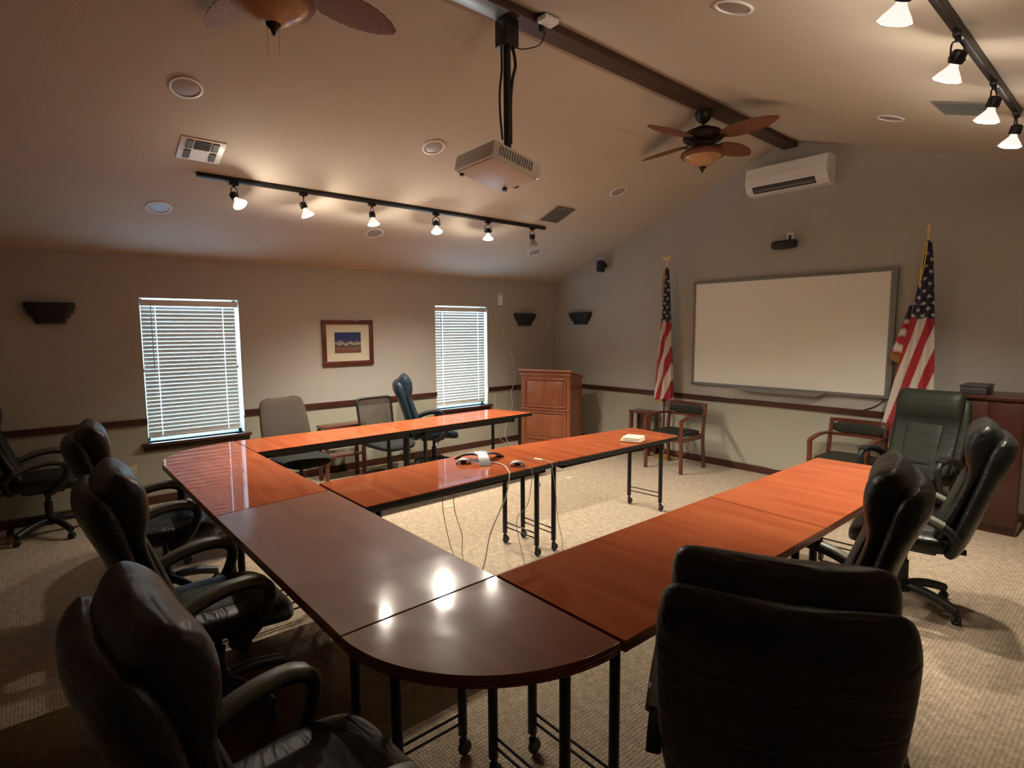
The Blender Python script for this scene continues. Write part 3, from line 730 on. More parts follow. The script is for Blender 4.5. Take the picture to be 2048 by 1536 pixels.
# ------------------------------------------------------------------ whiteboard
t = thing('interactive_whiteboard', 'large wall-mounted white board in a grey frame between the two flags', 'whiteboard', (3.648, -0.03, 1.655))
HW, HH = 1.115, 0.650
bm = B(); box(bm, -HW + 0.02, HW - 0.03, 0.0, 0.028, -HH + 0.02, HH - 0.02); obj('writing_surface', bm, M['board'], t, False)
bm = B()
box(bm, -HW, -HW + 0.028, -0.012, 0.029, -HH, HH, 0.005); box(bm, HW - 0.055, HW, -0.02, 0.029, -HH, HH, 0.006)
box(bm, -HW, HW, -0.012, 0.029, HH - 0.03, HH, 0.005); box(bm, -HW, HW, -0.012, 0.029, -HH, -HH + 0.034, 0.005)
obj('frame', bm, M['frame'], t)
bm = B()
rings(bm, [[Vector((-0.50, 0.02, -HH + 0.015)), Vector((0.53, 0.02, -HH + 0.015)), Vector((0.43, 0.02, -HH - 0.045)), Vector((-0.40, 0.02, -HH - 0.045))],
           [Vector((-0.50, -0.07, -HH + 0.015)), Vector((0.53, -0.07, -HH + 0.015)), Vector((0.43, -0.07, -HH - 0.030)), Vector((-0.40, -0.07, -HH - 0.030))]])
obj('pen_tray', bm, M['frame'], t, False)
bm = B(); tube(bm, [(1.05, 0.01, -0.655), (1.02, 0.015, -0.70), (0.95, 0.018, -0.75), (0.87, 0.02, -0.785)], 0.005, 8, 16); obj('cable', bm, M['bcable'], t)
# video bar
t = thing('video_bar', 'small black oblong camera bar above the whiteboard', 'camera', (3.665, -0.05, 2.645))
bm = B(); superq(bm, (0, -0.02, 0), 0.14, 0.04, 0.048, 0.45, 0.5, 36, 14); obj('body', bm, M['black'], t)
bm = B(); box(bm, -0.03, 0.03, 0.0, 0.05, -0.03, 0.05, 0.004); obj('bracket', bm, M['black'], t)
bm = B(); lathe(bm, [(0.001, 0), (0.018, 0), (0.018, 0.01), (0.001, 0.012)], (0.0, -0.058, 0.0), 18, Matrix.Rotation(PI / 2, 3, 'X')); obj('lens', bm, M['dgrey'], t)
t = thing('cable_plate', 'small white cable plate above the black camera bar', 'wall plate', (3.70, -0.004, 2.73))
bm = B(); box(bm, -0.04, 0.04, -0.006, 0.004, -0.045, 0.045, 0.003); obj('plate', bm, M['white'], t)
bm = B(); box(bm, -0.014, 0.014, -0.012, -0.005, -0.03, 0.02, 0.002); obj('socket', bm, M['dgrey'], t)

# ------------------------------------------------------------------ air conditioner
t = thing('air_conditioner', 'white wall-mounted split air conditioner under the ridge', 'air conditioner', (3.70, 0, 3.225))
bm = B()
prof = [(0, 0.0), (-0.13, 0.0), (-0.185, 0.035), (-0.215, 0.09), (-0.22, 0.16), (-0.205, 0.27), (-0.18, 0.29), (0, 0.29)]
rings(bm, [[Vector((x, y, z)) for y, z in prof] for x in (-0.435, 0.435)]); obj('body', bm, M['white'], t, False)
bm = B(); rings(bm, [[Vector((x, y, z)) for y, z in ((-0.218, 0.085), (-0.224, 0.085), (-0.226, 0.16), (-0.211, 0.272), (-0.205, 0.27), (-0.219, 0.16))] for x in (-0.43, 0.43)]); obj('front_cover', bm, M['white'], t, False)
bm = B(); rings(bm, [[Vector((x, y, z)) for y, z in ((-0.150, 0.008), (-0.188, 0.034), (-0.207, 0.072), (-0.200, 0.075), (-0.180, 0.040), (-0.145, 0.014))] for x in (-0.36, 0.31)]); obj('louvre', bm, M['dgrey'], t, False)
bm = B(); rings(bm, [[Vector((x, y, z)) for y, z in ((-0.178, 0.020), (-0.196, 0.038), (-0.199, 0.035), (-0.181, 0.017))] for x in (-0.34, 0.30)]); obj('vane', bm, M['ventg'], t, False)

# ------------------------------------------------------------------ wall speaker, sconces, thermostat, outlets
t = thing('wall_speaker', 'small black speaker high on the front wall left of the flag', 'speaker', (1.05, 0, 2.63))
bm = B(); superq(bm, (0, -0.11, 0), 0.05, 0.055, 0.085, 0.4, 0.5, 24, 10); obj('cabinet', bm, M['black'], t)
bm = B(); tube(bm, [(0, -0.06, 0), (0, -0.001, 0.02)], 0.015, 8); lathe(bm, [(0.03, 0), (0.03, 0.012)], (0, 0, 0.02), 14, Matrix.Rotation(PI / 2, 3, 'X')); obj('bracket', bm, M['black'], t)
def sconce(label, loc, rz, W_, Dp):
    t = thing('wall_sconce', label, 'wall light', loc, rz)
    bm = B(); h = 0.17; lv = [(0.0, 0.62), (0.10, 0.62)]
    steps = [(-0.09, 0.00, 0.64), (-0.045, 0.00, 0.76), (-0.02, 0.0, 0.86), (0.02, 0.0, 1.0)]
    z = -0.09
    seq = [(-0.09, 0.60), (-0.04, 0.64), (-0.04, 0.76), (0.0, 0.79), (0.0, 0.90), (0.04, 0.92), (0.04, 1.0), (0.09, 1.0)]
    R = []
    for zz, k in seq:
        ring = [Vector((-W_ / 2 * k, 0, zz))]
        for i in range(13):
            a = PI * i / 12
            ring.append(Vector((-W_ / 2 * k * sgn(math.cos(a), 0.35), -Dp * k * sgn(math.sin(a), 0.35), zz)))
        ring.append(Vector((W_ / 2 * k, 0, zz)))
        R.append(ring)
    rings(bm, R); obj('body', bm, M['sconce'], t, False)
    bm = B(); box(bm, -W_ * 0.49, W_ * 0.49, -0.006, 0.0, 0.092, 0.10); obj('back_plate', bm, M['black'], t, False)
    return t
sconce('large dark stepped wall sconce left of the near window', (0, -6.36, 1.89), PI / 2, 0.36, 0.09)
sconce('dark stepped wall sconce on the window wall near the corner', (0, -0.68, 1.87), PI / 2, 0.40, 0.10)
sconce('dark stepped wall sconce on the front wall near the corner', (0.58, 0, 1.88), 0, 0.42, 0.10)
t = thing('wall_sensor', 'white sensor box with a hanging wire high between window and corner', 'sensor', (0, -1.165, 2.165))
bm = B(); box(bm, 0, 0.035, -0.04, 0.04, -0.085, 0.085, 0.008); obj('housing', bm, M['white'], t)
bm = B(); box(bm, 0.03, 0.037, -0.012, 0.012, 0.055, 0.072, 0.002); obj('window', bm, M['dgrey'], t)
bm = B(); tube(bm, [(0.02, -1.155, 2.085), (0.012, -1.14, 1.85), (0.012, -1.09, 1.65), (0.03, -0.99, 1.42), (0.05, -0.93, 1.20), (0.05, -0.90, 1.02), (0.04, -0.92, 0.9), (0.06, -1.0, 0.76), (0.07, -0.98, 0.58), (0.05, -1.05, 0.4), (0.06, -1.12, 0.15), (0.10, -1.08, 0.006), (0.2, -0.98, 0.006)], 0.0045, 6, 60)
tag(obj('dangling_wire', bm, M['wcable']), 'thin white wire hanging down the window wall beside the lectern', 'cable')
bm = B(); tube(bm, [(0.012, -1.27, 0.86), (0.012, -1.27, 0.6), (0.014, -1.26, 0.3), (0.03, -1.2, 0.08), (0.06, -1.1, 0.006)], 0.0035, 6, 24)
tag(obj('dangling_wire', bm, M['wcable']), 'straight thin wire running down from the chair rail near the lectern', 'cable')
def outlet(label, loc, rz, w_=0.075, h_=0.115):
    t = thing('wall_outlet', label, 'outlet', loc, rz)
    bm = B(); box(bm, -w_ / 2, w_ / 2, -0.006, 0.0, -h_ / 2, h_ / 2, 0.003); obj('plate', bm, M['cream'], t)
    for z in (-0.026, 0.026):
        bm = B(); box(bm, -0.016, 0.016, -0.009, -0.005, z - 0.014, z + 0.014, 0.004); obj('socket', bm, M['white'], t)
outlet('cream outlet plate on the window wall behind the third executive chair', (0.0, -5.86, 0.36), PI / 2, 0.12, 0.12)
outlet('cream outlet plate on the front wall behind the left cherry armchair', (2.05, 0.0, 0.40), 0)
outlet('cream outlet plate low on the window wall under the far table end', (0.0, -1.55, 0.42), PI / 2)
outlet('second cream outlet plate beside the lectern foot', (0.0, -1.02, 0.42), PI / 2)
bm = B(); box(bm, -0.03, 0.03, -0.10, 0.10, 0, 0.03, 0.006)
o = obj('power_strip', bm, M['white']); tag(o, 'small white power strip on the carpet beside the lectern', 'power strip'); o.location = (0.45, -1.42, 0)

# ------------------------------------------------------------------ framed picture
t = thing('framed_picture', 'cherry-framed small landscape print with a cream mount between the windows', 'picture', (0.0, -3.565, 1.575), 0)
fw, fh = 0.328, 0.275
bm = B(); f = 0.052
box(bm, 0, 0.03, -fw, fw, fh - f, fh, 0.006); box(bm, 0, 0.03, -fw, fw, -fh, -fh + f, 0.006); box(bm, 0, 0.03, -fw, -fw + f, -fh + f, fh - f, 0.006); box(bm, 0, 0.03, fw - f, fw, -fh + f, fh - f, 0.006)
obj('frame', bm, M['chairwood'], t)
bm = B(); box(bm, 0, 0.012, -fw + f, fw - f, -fh + f, fh - f); obj('mount', bm, M['mat'], t, False)
bm = B(); box(bm, 0.012, 0.014, -0.172, 0.165, -0.125, 0.125); obj('print', bm, M['print'], t, False)

# ------------------------------------------------------------------ flags
def flag(label, loc, hgt, zb, lw, rw, fold=False, eagle=False, seed=1):
    mirror = False; rz = 0.0
    t = thing('flag', label, 'flag', loc, rz)
    bm = B(); tube(bm, [(0, 0, 0.02), (0, 0, hgt - 0.17)], 0.0125, 12); obj('pole', bm, M['chairwood'], t)
    bm = B(); lathe(bm, [(0.001, 0), (0.13, 0.0), (0.13, 0.02), (0.10, 0.035), (0.03, 0.05), (0.022, 0.11), (0.001, 0.11)], (0, 0, 0), 28); obj('stand', bm, M['gold'], t)
    z0 = hgt - 0.17
    bm = B()
    if eagle:
        lathe(bm, [(0.012, 0), (0.018, 0.01), (0.010, 0.03), (0.022, 0.05), (0.02, 0.06), (0.006, 0.07), (0.014, 0.09), (0.016, 0.11), (0.008, 0.135), (0.001, 0.14)], (0, 0, z0), 16)
        for s in (-1, 1):
            rings(bm, [[Vector((s * 0.008, y, z0 + 0.085)), Vector((s * 0.008, y, z0 + 0.12)), Vector((s * 0.055, y * 0.4, z0 + 0.165)), Vector((s * 0.060, y * 0.4, z0 + 0.13)), Vector((s * 0.045, y * 0.5, z0 + 0.095))] for y in (-0.008, 0.008)])
    else:
        lathe(bm, [(0.012, 0), (0.018, 0.01), (0.010, 0.03), (0.016, 0.045), (0.008, 0.06), (0.020, 0.09), (0.017, 0.115), (0.007, 0.15), (0.001, 0.17)], (0, 0, z0), 16)
    obj('finial', bm, M['brass'], t)
    # draped cloth: closed curtain of folds, painted per vertex by the flag's own pattern
    nu, nv = 150, 240; zt = z0 - 0.02
    me = bpy.data.meshes.new('flag_cloth'); vs = []; cols = []; fs = []
    rnd = random.Random(seed)
    L = zt - zb
    NAVY = (0.012, 0.012, 0.05); RED = (0.36, 0.012, 0.025); WHT = (0.62, 0.54, 0.47); GLD = (0.50, 0.30, 0.05)
    stars = []
    for r_ in range(16):
        for c_ in range(7):
            stars.append(((c_ - 3) * 0.078 + (0.039 if r_ % 2 else 0), 0.10 + r_ * 0.056))
    def star(dx, dz, R=0.022):
        r = math.hypot(dx, dz)
        if r > R: return False
        a = (math.atan2(dx, dz) % (2 * PI / 5)) - PI / 5
        # five-pointed star radius
        k = math.cos(PI / 5 * 1.0); rr = R * 0.40 / max(0.05, math.cos((abs(a)) - 0) ) if False else None
        aa = abs(a)  # 0 at the notch, pi/5 at the tip
        p1 = Vector((R * 0.42, 0)); p2 = Vector((R * math.cos(PI / 5), R * math.sin(PI / 5)))
        p = Vector((r * math.cos(aa), r * math.sin(aa)))
        e = p2 - p1; q = p - p1
        return e.x * q.y - e.y * q.x >= 0
    dirn = -1 if mirror else 1
    for i in range(nv + 1):
        v = i / nv; z = zt - L * v
        vv = v / 0.78; xl = -(0.018 + (lw - 0.018) * vv ** 1.25); xr = 0.028 + (rw - 0.028) * vv ** 0.75; hwid = (xr - xl) / 2; xm = (xl + xr) / 2
        sh = -dirn * 0.0 + 0.02 * v
        for j in range(nu + 1):
            a = 2 * PI * j / nu
            ca, sa = math.cos(a), math.sin(a)
            x = xm + hwid * ca * (1 + 0.05 * math.sin(5 * a + 3 * v + seed))
            y = (0.018 + 0.055 * v) * sa * (1 + 0.30 * math.sin(7 * a + 2.2 * v + seed)) - 0.0
            zz = z - (0.05 * v * (0.5 + 0.5 * math.sin(3 * a + seed)))
            vs.append((x, y, zz))
            # flag pattern coordinates on the visible cloth
            s = x + dirn * 0.0
            zc = 1.815 - 0.10 * x
            if sa < 0: zc2 = zc
            else: zc2 = zc
            if z > zt - 0.10 and x < 0.0: c = GLD
            elif z < zb + 0.02 and x < 0: c = GLD
            elif z > zc2:
                c = NAVY
                for (sx, sz) in stars:
                    if abs(x + 0.0 - sx) < 0.024 and abs(zt - z - sz) < 0.024 and star(x - sx, (zt - sz) - z): c = WHT; break
            else:
                u = (x * 1.0 - 0.27 * (z - zc) * 1.0) / 0.068 + 40.45
                c = RED if int(math.floor(u)) % 2 else WHT
            cols.append((*c, 1.0))
    for i in range(nv):
        for j in range(nu):
            a = i * (nu + 1) + j; fs.append((a, a + 1, a + nu + 2, a + nu + 1))
    me.from_pydata(vs, [], fs); me.update()
    at = me.color_attributes.new('Col', 'FLOAT_COLOR', 'POINT')
    for k_, c in enumerate(cols): at.data[k_].color = c
    me.materials.append(M['flag'])
    for p in me.polygons: p.use_smooth = True
    o = bpy.data.objects.new('cloth', me); COL.objects.link(o); o.parent = t
    bm = B(); tube(bm, [(-0.012, -0.03, zt), (-0.022, -0.035, zt - 0.1), (-0.035, -0.045, zt - 0.32), (-0.03, -0.05, zt - 0.42)], 0.007, 8, 12); tube(bm, [(0.0, -0.03, zt), (-0.005, -0.04, zt - 0.15), (-0.03, -0.05, zt - 0.36)], 0.006, 8, 12)
    obj('cord', bm, M['gold'], t)
    if fold:
        bm = B(); rs = []
        for i in range(16):
            k = i / 15; z = 1.93 - 0.50 * k; cx_ = -0.11 - 0.085 * k; hw = 0.012 + 0.05 * k
            rs.append([Vector((cx_ + hw * math.cos(a_), 0.02 + 0.03 * math.sin(a_) * (0.4 + k), z - 0.05 * math.sin(a_) * k)) for a_ in [2 * PI * q / 16 for q in range(16)]])
        rings(bm, rs); o2 = obj('cloth_fold', bm, M['flag'], t)
        at = o2.data.color_attributes.new('Col', 'FLOAT_COLOR', 'POINT')
        for q, vv_ in enumerate(o2.data.vertices):
            z = vv_.co.z; c = NAVY if z > 1.79 else (GLD if z < 1.475 else (RED if int((z + vv_.co.x * 0.3) / 0.072) % 2 else WHT)); at.data[q].color = (*c, 1.0)
    return t
flag('furled stars and stripes flag on a gold-topped pole left of the whiteboard', (2.215, -0.17, 0), 2.68, 0.80, 0.115, 0.115, eagle=True, seed=2)
flag('wider stars and stripes flag on a spear-topped pole right of the whiteboard', (5.02, -0.16, 0), 2.69, 0.60, 0.235, 0.125, fold=True, seed=1)

# ------------------------------------------------------------------ track lighting
def ceil_frame(x, y):
    z = ceil_z(x); s = SL if x < XR else -SR
    ax = Vector((1, 0, s)).normalized(); ay = Vector((0, 1, 0)); az = ax.cross(ay)
    return Matrix(((ax.x, ay.x, az.x, x), (ax.y, ay.y, az.y, y), (ax.z, ay.z, az.z, z), (0, 0, 0, 1)))
def track(label, x, y0, y1):
    bm = B(); Mx = ceil_frame(x, (y0 + y1) / 2); h = (y1 - y0) / 2
    box(bm, -0.018, 0.018, -h, h, -0.032, -0.002, 0.003, None)
    o = obj('light_track', bm, M['bmetal'], None); o.matrix_world = Mx
    tag(o, label, 'light track')
track('long thin black light track on the left ceiling slope', 1.42, -5.43, -1.60)
track('black light track on the right ceiling slope', 5.83, -5.43, -1.76)
def lamp_head(label, x, y, aim, on=True, group=None, e=1.0, spill=1.0, cone=118):
    z = ceil_z(x) - 0.032
    s = SL if x < XR else -SR
    t = thing('track_spotlight', label, 'spotlight', (x, y, z), 0, group)
    bm = B(); box(bm, -0.016, 0.016, -0.035, 0.035, -0.025, 0.0, 0.003); lathe(bm, [(0.012, -0.04), (0.012, -0.02)], (0, 0, 0), 12); obj('track_adapter', bm, M['bmetal'], t)
    # yoke
    d = Vector(aim).normalized()
    pv = Vector((0, 0, -0.115))        # centre of the head
    sx = Vector((0, 1, 0)).cross(d).normalized() if abs(d.y) < 0.9 else Vector((1, 0, 0))
    side = d.cross(Vector((0, 0, 1))); side = side.normalized() if side.length > 0.1 else Vector((0, 1, 0))
    bm = B()
    for q in (-1, 1):
        tube(bm, [(0, 0, -0.035), tuple(side * q * 0.034 + Vector((0, 0, -0.055))), tuple(side * q * 0.038 + pv * 0.9), tuple(side * q * 0.036 + pv)], 0.004, 8, 12)
    tube(bm, [tuple(pv + side * -0.045), tuple(pv + side * 0.045)], 0.006, 8)
    obj('yoke', bm, M['bmetal'], t)
    zax = -d; xax = side; yax = zax.cross(xax)
    R3 = Matrix(((xax.x, yax.x, zax.x), (xax.y, yax.y, zax.y), (xax.z, yax.z, zax.z)))
    bm = B(); lathe(bm, [(0.001, 0.036), (0.022, 0.036), (0.030, 0.028), (0.031, -0.012), (0.026, -0.02), (0.001, -0.02)], tuple(pv), 24, R3); obj('lamp_holder', bm, M['bmetal'], t)
    bm = B(); lathe(bm, [(0.018, -0.018), (0.020, -0.030), (0.030, -0.044), (0.048, -0.066), (0.061, -0.086), (0.059, -0.088), (0.046, -0.068), (0.028, -0.047), (0.014, -0.03)], tuple(pv), 28, R3)
    obj('reflector', bm, M['reflector'] if on else M['reflector_off'], t)
    bm = B(); lathe(bm, [(0.001, -0.074), (0.050, -0.078), (0.0565, -0.085), (0.048, -0.092), (0.001, -0.097)], tuple(pv), 24, R3)
    obj('bulb', bm, M['bulb'] if on else M['lens'], t)
    if on:
        P = Vector((x, y, z)) + pv + d * 0.115
        l = bpy.data.lights.new('halogen_cone', 'SPOT'); l.energy = LAMP_DOWN * e; l.spot_size = math.radians(cone); l.spot_blend = 0.9; l.color = WARM; l.shadow_soft_size = 0.035
        o = bpy.data.objects.new('halogen_cone', l); COL.objects.link(o); o.parent = t
        o.matrix_local = Matrix.Translation(pv + d * 0.115) @ R3.to_4x4()
        l2 = bpy.data.lights.new('halogen_spill', 'SPOT'); l2.energy = LAMP_SPILL * spill; l2.spot_size = math.radians(178); l2.spot_blend = 0.5; l2.color = WARM; l2.shadow_soft_size = 0.03
        o2 = bpy.data.objects.new('halogen_spill', l2); COL.objects.link(o2); o2.parent = t; o2.matrix_local = Matrix.Translation(pv + d * 0.115) @ Matrix.Rotation(PI, 4, 'X')
LY = [-5.156, -4.583, -3.918, -3.186, -2.49, -1.81]
LD = ['lit track spotlight nearest the camera end of the left track, above the first window', 'lit track spotlight second from the near end of the left track',
      'lit track spotlight third from the near end of the left track', 'starburst-bright track spotlight fourth along the left track',
      'lit track spotlight fifth along the left track, next to the dark one', 'unlit track spotlight at the far end of the left track']
for i, y in enumerate(LY):
    lamp_head(LD[i], 1.42, y, ((0.60, 0.45, -1), (0.15, 0.38, -1), (0.12, 0.1, -1), (0.30, -0.1, -1), (0.10, -0.1, -1), (0.15, 0, -1))[i], i != 5, 'spotlights on the left track', (0.85, 1.0, 1.2, 1.35, 1.2, 1)[i], 1.0, (100, 112, 136, 134, 138, 100)[i])
RY = [-4.06, -3.30, -2.51, -1.85]
RD = ['lit track spotlight cut by the top edge of the picture, on the right track', 'large lit track spotlight second on the right track',
      'lit track spotlight third on the right track, in front of the ceiling vent', 'warmest lit track spotlight at the far end of the right track']
for i, y in enumerate(RY):
    lamp_head(RD[i], 5.83, y, ((-0.55, 0.50, -1), (-0.50, 0.25, -1), (-0.30, 0.05, -1), (-0.25, 0.0, -1))[i], True, 'spotlights on the right track', (0.35, 0.70, 1.0, 1.3)[i], 1.0, (88, 94, 102, 120)[i])

# ------------------------------------------------------------------ recessed lights and vents
def recessed(label, x, y, r=0.10):
    t = thing('recessed_light', label, 'ceiling light'); t.matrix_world = ceil_frame(x, y)
    bm = B(); lathe(bm, [(r, -0.001), (r, -0.005), (r - 0.006, -0.008), (r - 0.016, -0.007), (r - 0.018, -0.001)], (0, 0, 0), 36); obj('trim_ring', bm, M['white'], t)
    bm = B(); lathe(bm, [(0.001, -0.0045), (r - 0.03, -0.0035), (r - 0.019, -0.0015), (0.001, -0.0010)], (0, 0, 0), 36); obj('lens', bm, M['lens'], t)
for (x, y), lb in zip([(2.29, -5.65), (0.865, -5.61), (2.29, -3.77), (0.852, -3.606), (2.293, -1.269), (0.84, -1.234), (4.984, -3.718), (5.014, -1.371)],
                      ['unlit round recessed ceiling light above the square vent at the upper left', 'unlit round recessed ceiling light above the first window', 'unlit round recessed ceiling light beside the hanging projector',
                       'unlit round recessed ceiling light under the left track, above the picture', 'unlit round recessed ceiling light between projector and far fan', 'unlit round recessed ceiling light above the second window, near the corner',
                       'unlit round recessed ceiling light at the top edge of the right slope', 'faint round recessed ceiling light between far fan and right track']):
    recessed(lb, x, y)
def vent(label, x, y, w_=0.30, d_=0.30, style=0):
    t = thing('ceiling_vent', label, 'vent'); t.matrix_world = ceil_frame(x, y)
    bm = B(); f = 0.022; a, b = w_ / 2, d_ / 2
    if style == 0:
        box(bm, -a, a, -b, b, -0.006, -0.001, 0.002)
        obj('face_plate', bm, M['white'], t)
        def louvres(x0, x1, y0, y1, along):
            bm = B(); box(bm, x0, x1, y0, y1, -0.0075, -0.005)
            n = 6
            obj('louvre_recess', bm, M['dgrey'], t, False)
            bm = B()
            for i in range(n):
                k = (i + 0.5) / n
                if along: box(bm, x0 + 0.004, x1 - 0.004, y0 + (y1 - y0) * k - 0.003, y0 + (y1 - y0) * k + 0.003, -0.013, -0.0075)
                else: box(bm, x0 + (x1 - x0) * k - 0.003, x0 + (x1 - x0) * k + 0.003, y0 + 0.004, y1 - 0.004, -0.013, -0.0075)
            obj('louvres', bm, M['ventg'], t, False)
        louvres(0.01, a - f, -b + f + 0.02, -b + 0.085, True); louvres(-a + f, -0.01, -b + f + 0.02, -b + 0.085, True)
        louvres(0.01, a - f, b - 0.085, b - f - 0.02, True); louvres(-a + f, -0.01, b - 0.085, b - f - 0.02, True)
        louvres(0.01, a - f, -b + 0.095, b - 0.095, False)
    else:
        box(bm, -a, a, -b, -b + f, -0.012, -0.001); box(bm, -a, a, b - f, b, -0.012, -0.001); box(bm, -a, -a + f, -b + f, b - f, -0.012, -0.001); box(bm, a - f, a, -b + f, b - f, -0.012, -0.001)
        obj('face_plate', bm, M['ventg'], t)
        bm = B(); box(bm, -a + f, a - f, -b + f, b - f, -0.003, -0.001); obj('louvre_recess', bm, M['dgrey'], t, False)
        bm = B(); n = 9
        for i in range(n):
            yy = -b + f + (2 * b - 2 * f) * (i + 0.5) / n; box(bm, -a + f, a - f, yy - 0.004, yy + 0.004, -0.010, -0.003)
        obj('louvres', bm, M['ventg'], t, False)
vent('white square ceiling vent with grey louvres beside the near end of the left track', 1.70, -5.45, 0.27, 0.30, 0)
vent('grey ceiling vent beside the far end of the left track', 1.70, -1.67, 0.32, 0.30, 1)
vent('grey ceiling vent behind the right-track spotlights', 5.56, -1.77, 0.30, 0.32, 1)

# ------------------------------------------------------------------ ceiling fans
def fan(label, x, y):
    t = thing('ceiling_fan', label, 'ceiling fan', (x, y, 0))
    bm = B(); lathe(bm, [(0.001, 3.689), (0.075, 3.689), (0.078, 3.66), (0.06, 3.62), (0.03, 3.59), (0.001, 3.588)], (0, 0, 0), 28); obj('canopy', bm, M['bronze'], t)
    bm = B(); lathe(bm, [(0.013, 3.53), (0.013, 3.60)], (0, 0, 0), 14); obj('downrod', bm, M['bronze'], t)
    bm = B(); lathe(bm, [(0.001, 3.565), (0.04, 3.56), (0.07, 3.55), (0.085, 3.53), (0.15, 3.515), (0.178, 3.485), (0.18, 3.455), (0.165, 3.435), (0.12, 3.42), (0.10, 3.41), (0.10, 3.385), (0.08, 3.365), (0.001, 3.362)], (0, 0, 0), 36); obj('motor_housing', bm, M['bronze'], t)
    for i in range(4):
        a = math.radians(-6 + 90 * i + (14 if i < 0 else 0)); R = Matrix.Rotation(a, 3, 'Z')
        bm = B(); tube(bm, [tuple(R @ Vector(p)) for p in ((0.10, 0.02, 3.425), (0.16, 0.03, 3.418), (0.24, 0.012, 3.425))], 0, 10, 8, flat=(0.013, 0.004))
        tube(bm, [tuple(R @ Vector(p)) for p in ((0.10, -0.02, 3.425), (0.16, -0.03, 3.418), (0.24, -0.012, 3.425))], 0, 10, 8, flat=(0.013, 0.004))
        bl = obj('blade_arm', bm, M['bronze'], t)
        bm = B(); up_, lo_ = [], []
        outline = []
        n = 34
        for j in range(n + 1):
            k = j / n; u = 0.20 + 0.525 * k
            wv = 0.125 * (math.sin(PI * min(1, k ** 0.75 * 0.93 + 0.07)) ** 0.55) * (0.72 + 0.28 * k) if 0 < k < 1 else 0.02
            wv *= 1 + 0.02 * math.sin(k * 60)
            outline.append((u, wv))
        rs = []
        pt = math.radians(-12)
        for (u, wv) in outline:
            ring = []
            for (sv, dz) in ((-1, 0.003), (-0.5, 0.005), (0, 0.0055), (0.5, 0.005), (1, 0.003), (1, -0.003), (0.5, -0.005), (0, -0.0055), (-0.5, -0.005), (-1, -0.003)):
                v = Vector((u, wv * sv * math.cos(pt), 3.432 + wv * sv * math.sin(pt) + dz)); ring.append(R @ v)
            rs.append(ring)
        rings(bm, rs); obj('blade', bm, M['blade'], t)
    bm = B(); lathe(bm, [(0.07, 3.365), (0.09, 3.355), (0.165, 3.345), (0.192, 3.325), (0.198, 3.305), (0.188, 3.292), (0.165, 3.287), (0.16, 3.30), (0.07, 3.33)], (0, 0, 0), 40); obj('light_rim', bm, M['blade'], t)
    bm = B(); lathe(bm, [(0.172, 3.297), (0.160, 3.280), (0.125, 3.250), (0.08, 3.222), (0.04, 3.203), (0.001, 3.198)], (0, 0, 0), 40); g_ = obj('glass_bowl', bm, M['amber'], t)
    bm = B(); lathe(bm, [(0.001, 3.208), (0.035, 3.205), (0.036, 3.197), (0.022, 3.184), (0.011, 3.172), (0.012, 3.166), (0.006, 3.155), (0.001, 3.147)], (0, 0, 0), 20); obj('finial', bm, M['bronze'], t)
    for dx in (-0.025, 0.02):
        bm = B(); tube(bm, [(dx, dx * 0.7, 3.25), (dx, dx * 0.7, 3.06)], 0.0012, 5); obj('pull_chain', bm, M['brass'], t)
    return t
f1 = fan('four-blade ceiling fan with amber bowl hanging from the beam near the far wall', 3.62, -1.71)
f2 = dup(f1, (3.60, -5.53, 0), math.radians(14), 'four-blade ceiling fan with amber bowl, cut by the top edge of the picture')

# ------------------------------------------------------------------ projector
PX, PY = 3.64, -4.08
t = thing('projector_mount', 'black ceiling pole holding the projector under the beam', 'projector mount', (PX, PY, 0))
bm = B(); box(bm, -0.055, 0.055, -0.055, 0.055, 3.52, 3.683, 0.006); obj('clamp_box', bm, M['bmetal'], t)
bm = B(); tube(bm, [(0, 0, 2.90), (0, 0, 3.53)], 0.024, 16); obj('pole', bm, M['bmetal'], t)
bm = B(); tube(bm, [(0.02, 0.03, 3.53), (0.03, 0.045, 3.42), (0.02, 0.03, 3.33), (0.0, 0.03, 3.2), (0.0, 0.03, 2.93)], 0.010, 8, 30); tube(bm, [(-0.02, -0.03, 3.53), (-0.02, -0.028, 3.38), (-0.03, -0.038, 3.25), (-0.03, -0.034, 3.1), (-0.015, -0.03, 2.95)], 0.007, 8, 30)
tube(bm, [(0.02, 0.05, 3.53), (0.04, 0.11, 3.53), (0.04, 0.25, 3.60), (0.04, 0.30, 3.688)], 0.004, 6, 20)
obj('cable', bm, M['bcable'], t)
Rm = Matrix.Rotation(1.527, 4, 'Z') @ Matrix.Rotation(0.219, 4, 'Y')
t = thing('projector', 'white projector hanging from the ceiling pole', 'projector'); t.matrix_world = Matrix.Translation((3.531, -4.08, 2.797)) @ Rm
a, b, c = 0.198, 0.2195, 0.056
bm = B(); box(bm, -a, a, -b, b, -c + 0.008, c, 0.014); obj('casing', bm, M['white'], t)
bm = B(); box(bm, -a + 0.02, a - 0.012, -b + 0.015, b - 0.015, -c, -c + 0.009, 0.004); obj('bottom_cover', bm, M['white'], t)
bm = B(); 
for i in range(14): box(bm, -a + 0.05 + i * 0.02, -a + 0.06 + i * 0.02, -b - 0.002, -b + 0.002, -0.025, 0.035)
obj('vent_grille', bm, M['ventg'], t, False)
bm = B(); lathe(bm, [(0.001, 0.0), (0.040, 0.0), (0.042, 0.03), (0.036, 0.05), (0.030, 0.045), (0.001, 0.038)], (a - 0.012, 0.07, 0.0), 28, Matrix.Rotation(PI / 2, 3, 'Y')); obj('lens', bm, M['black'], t)
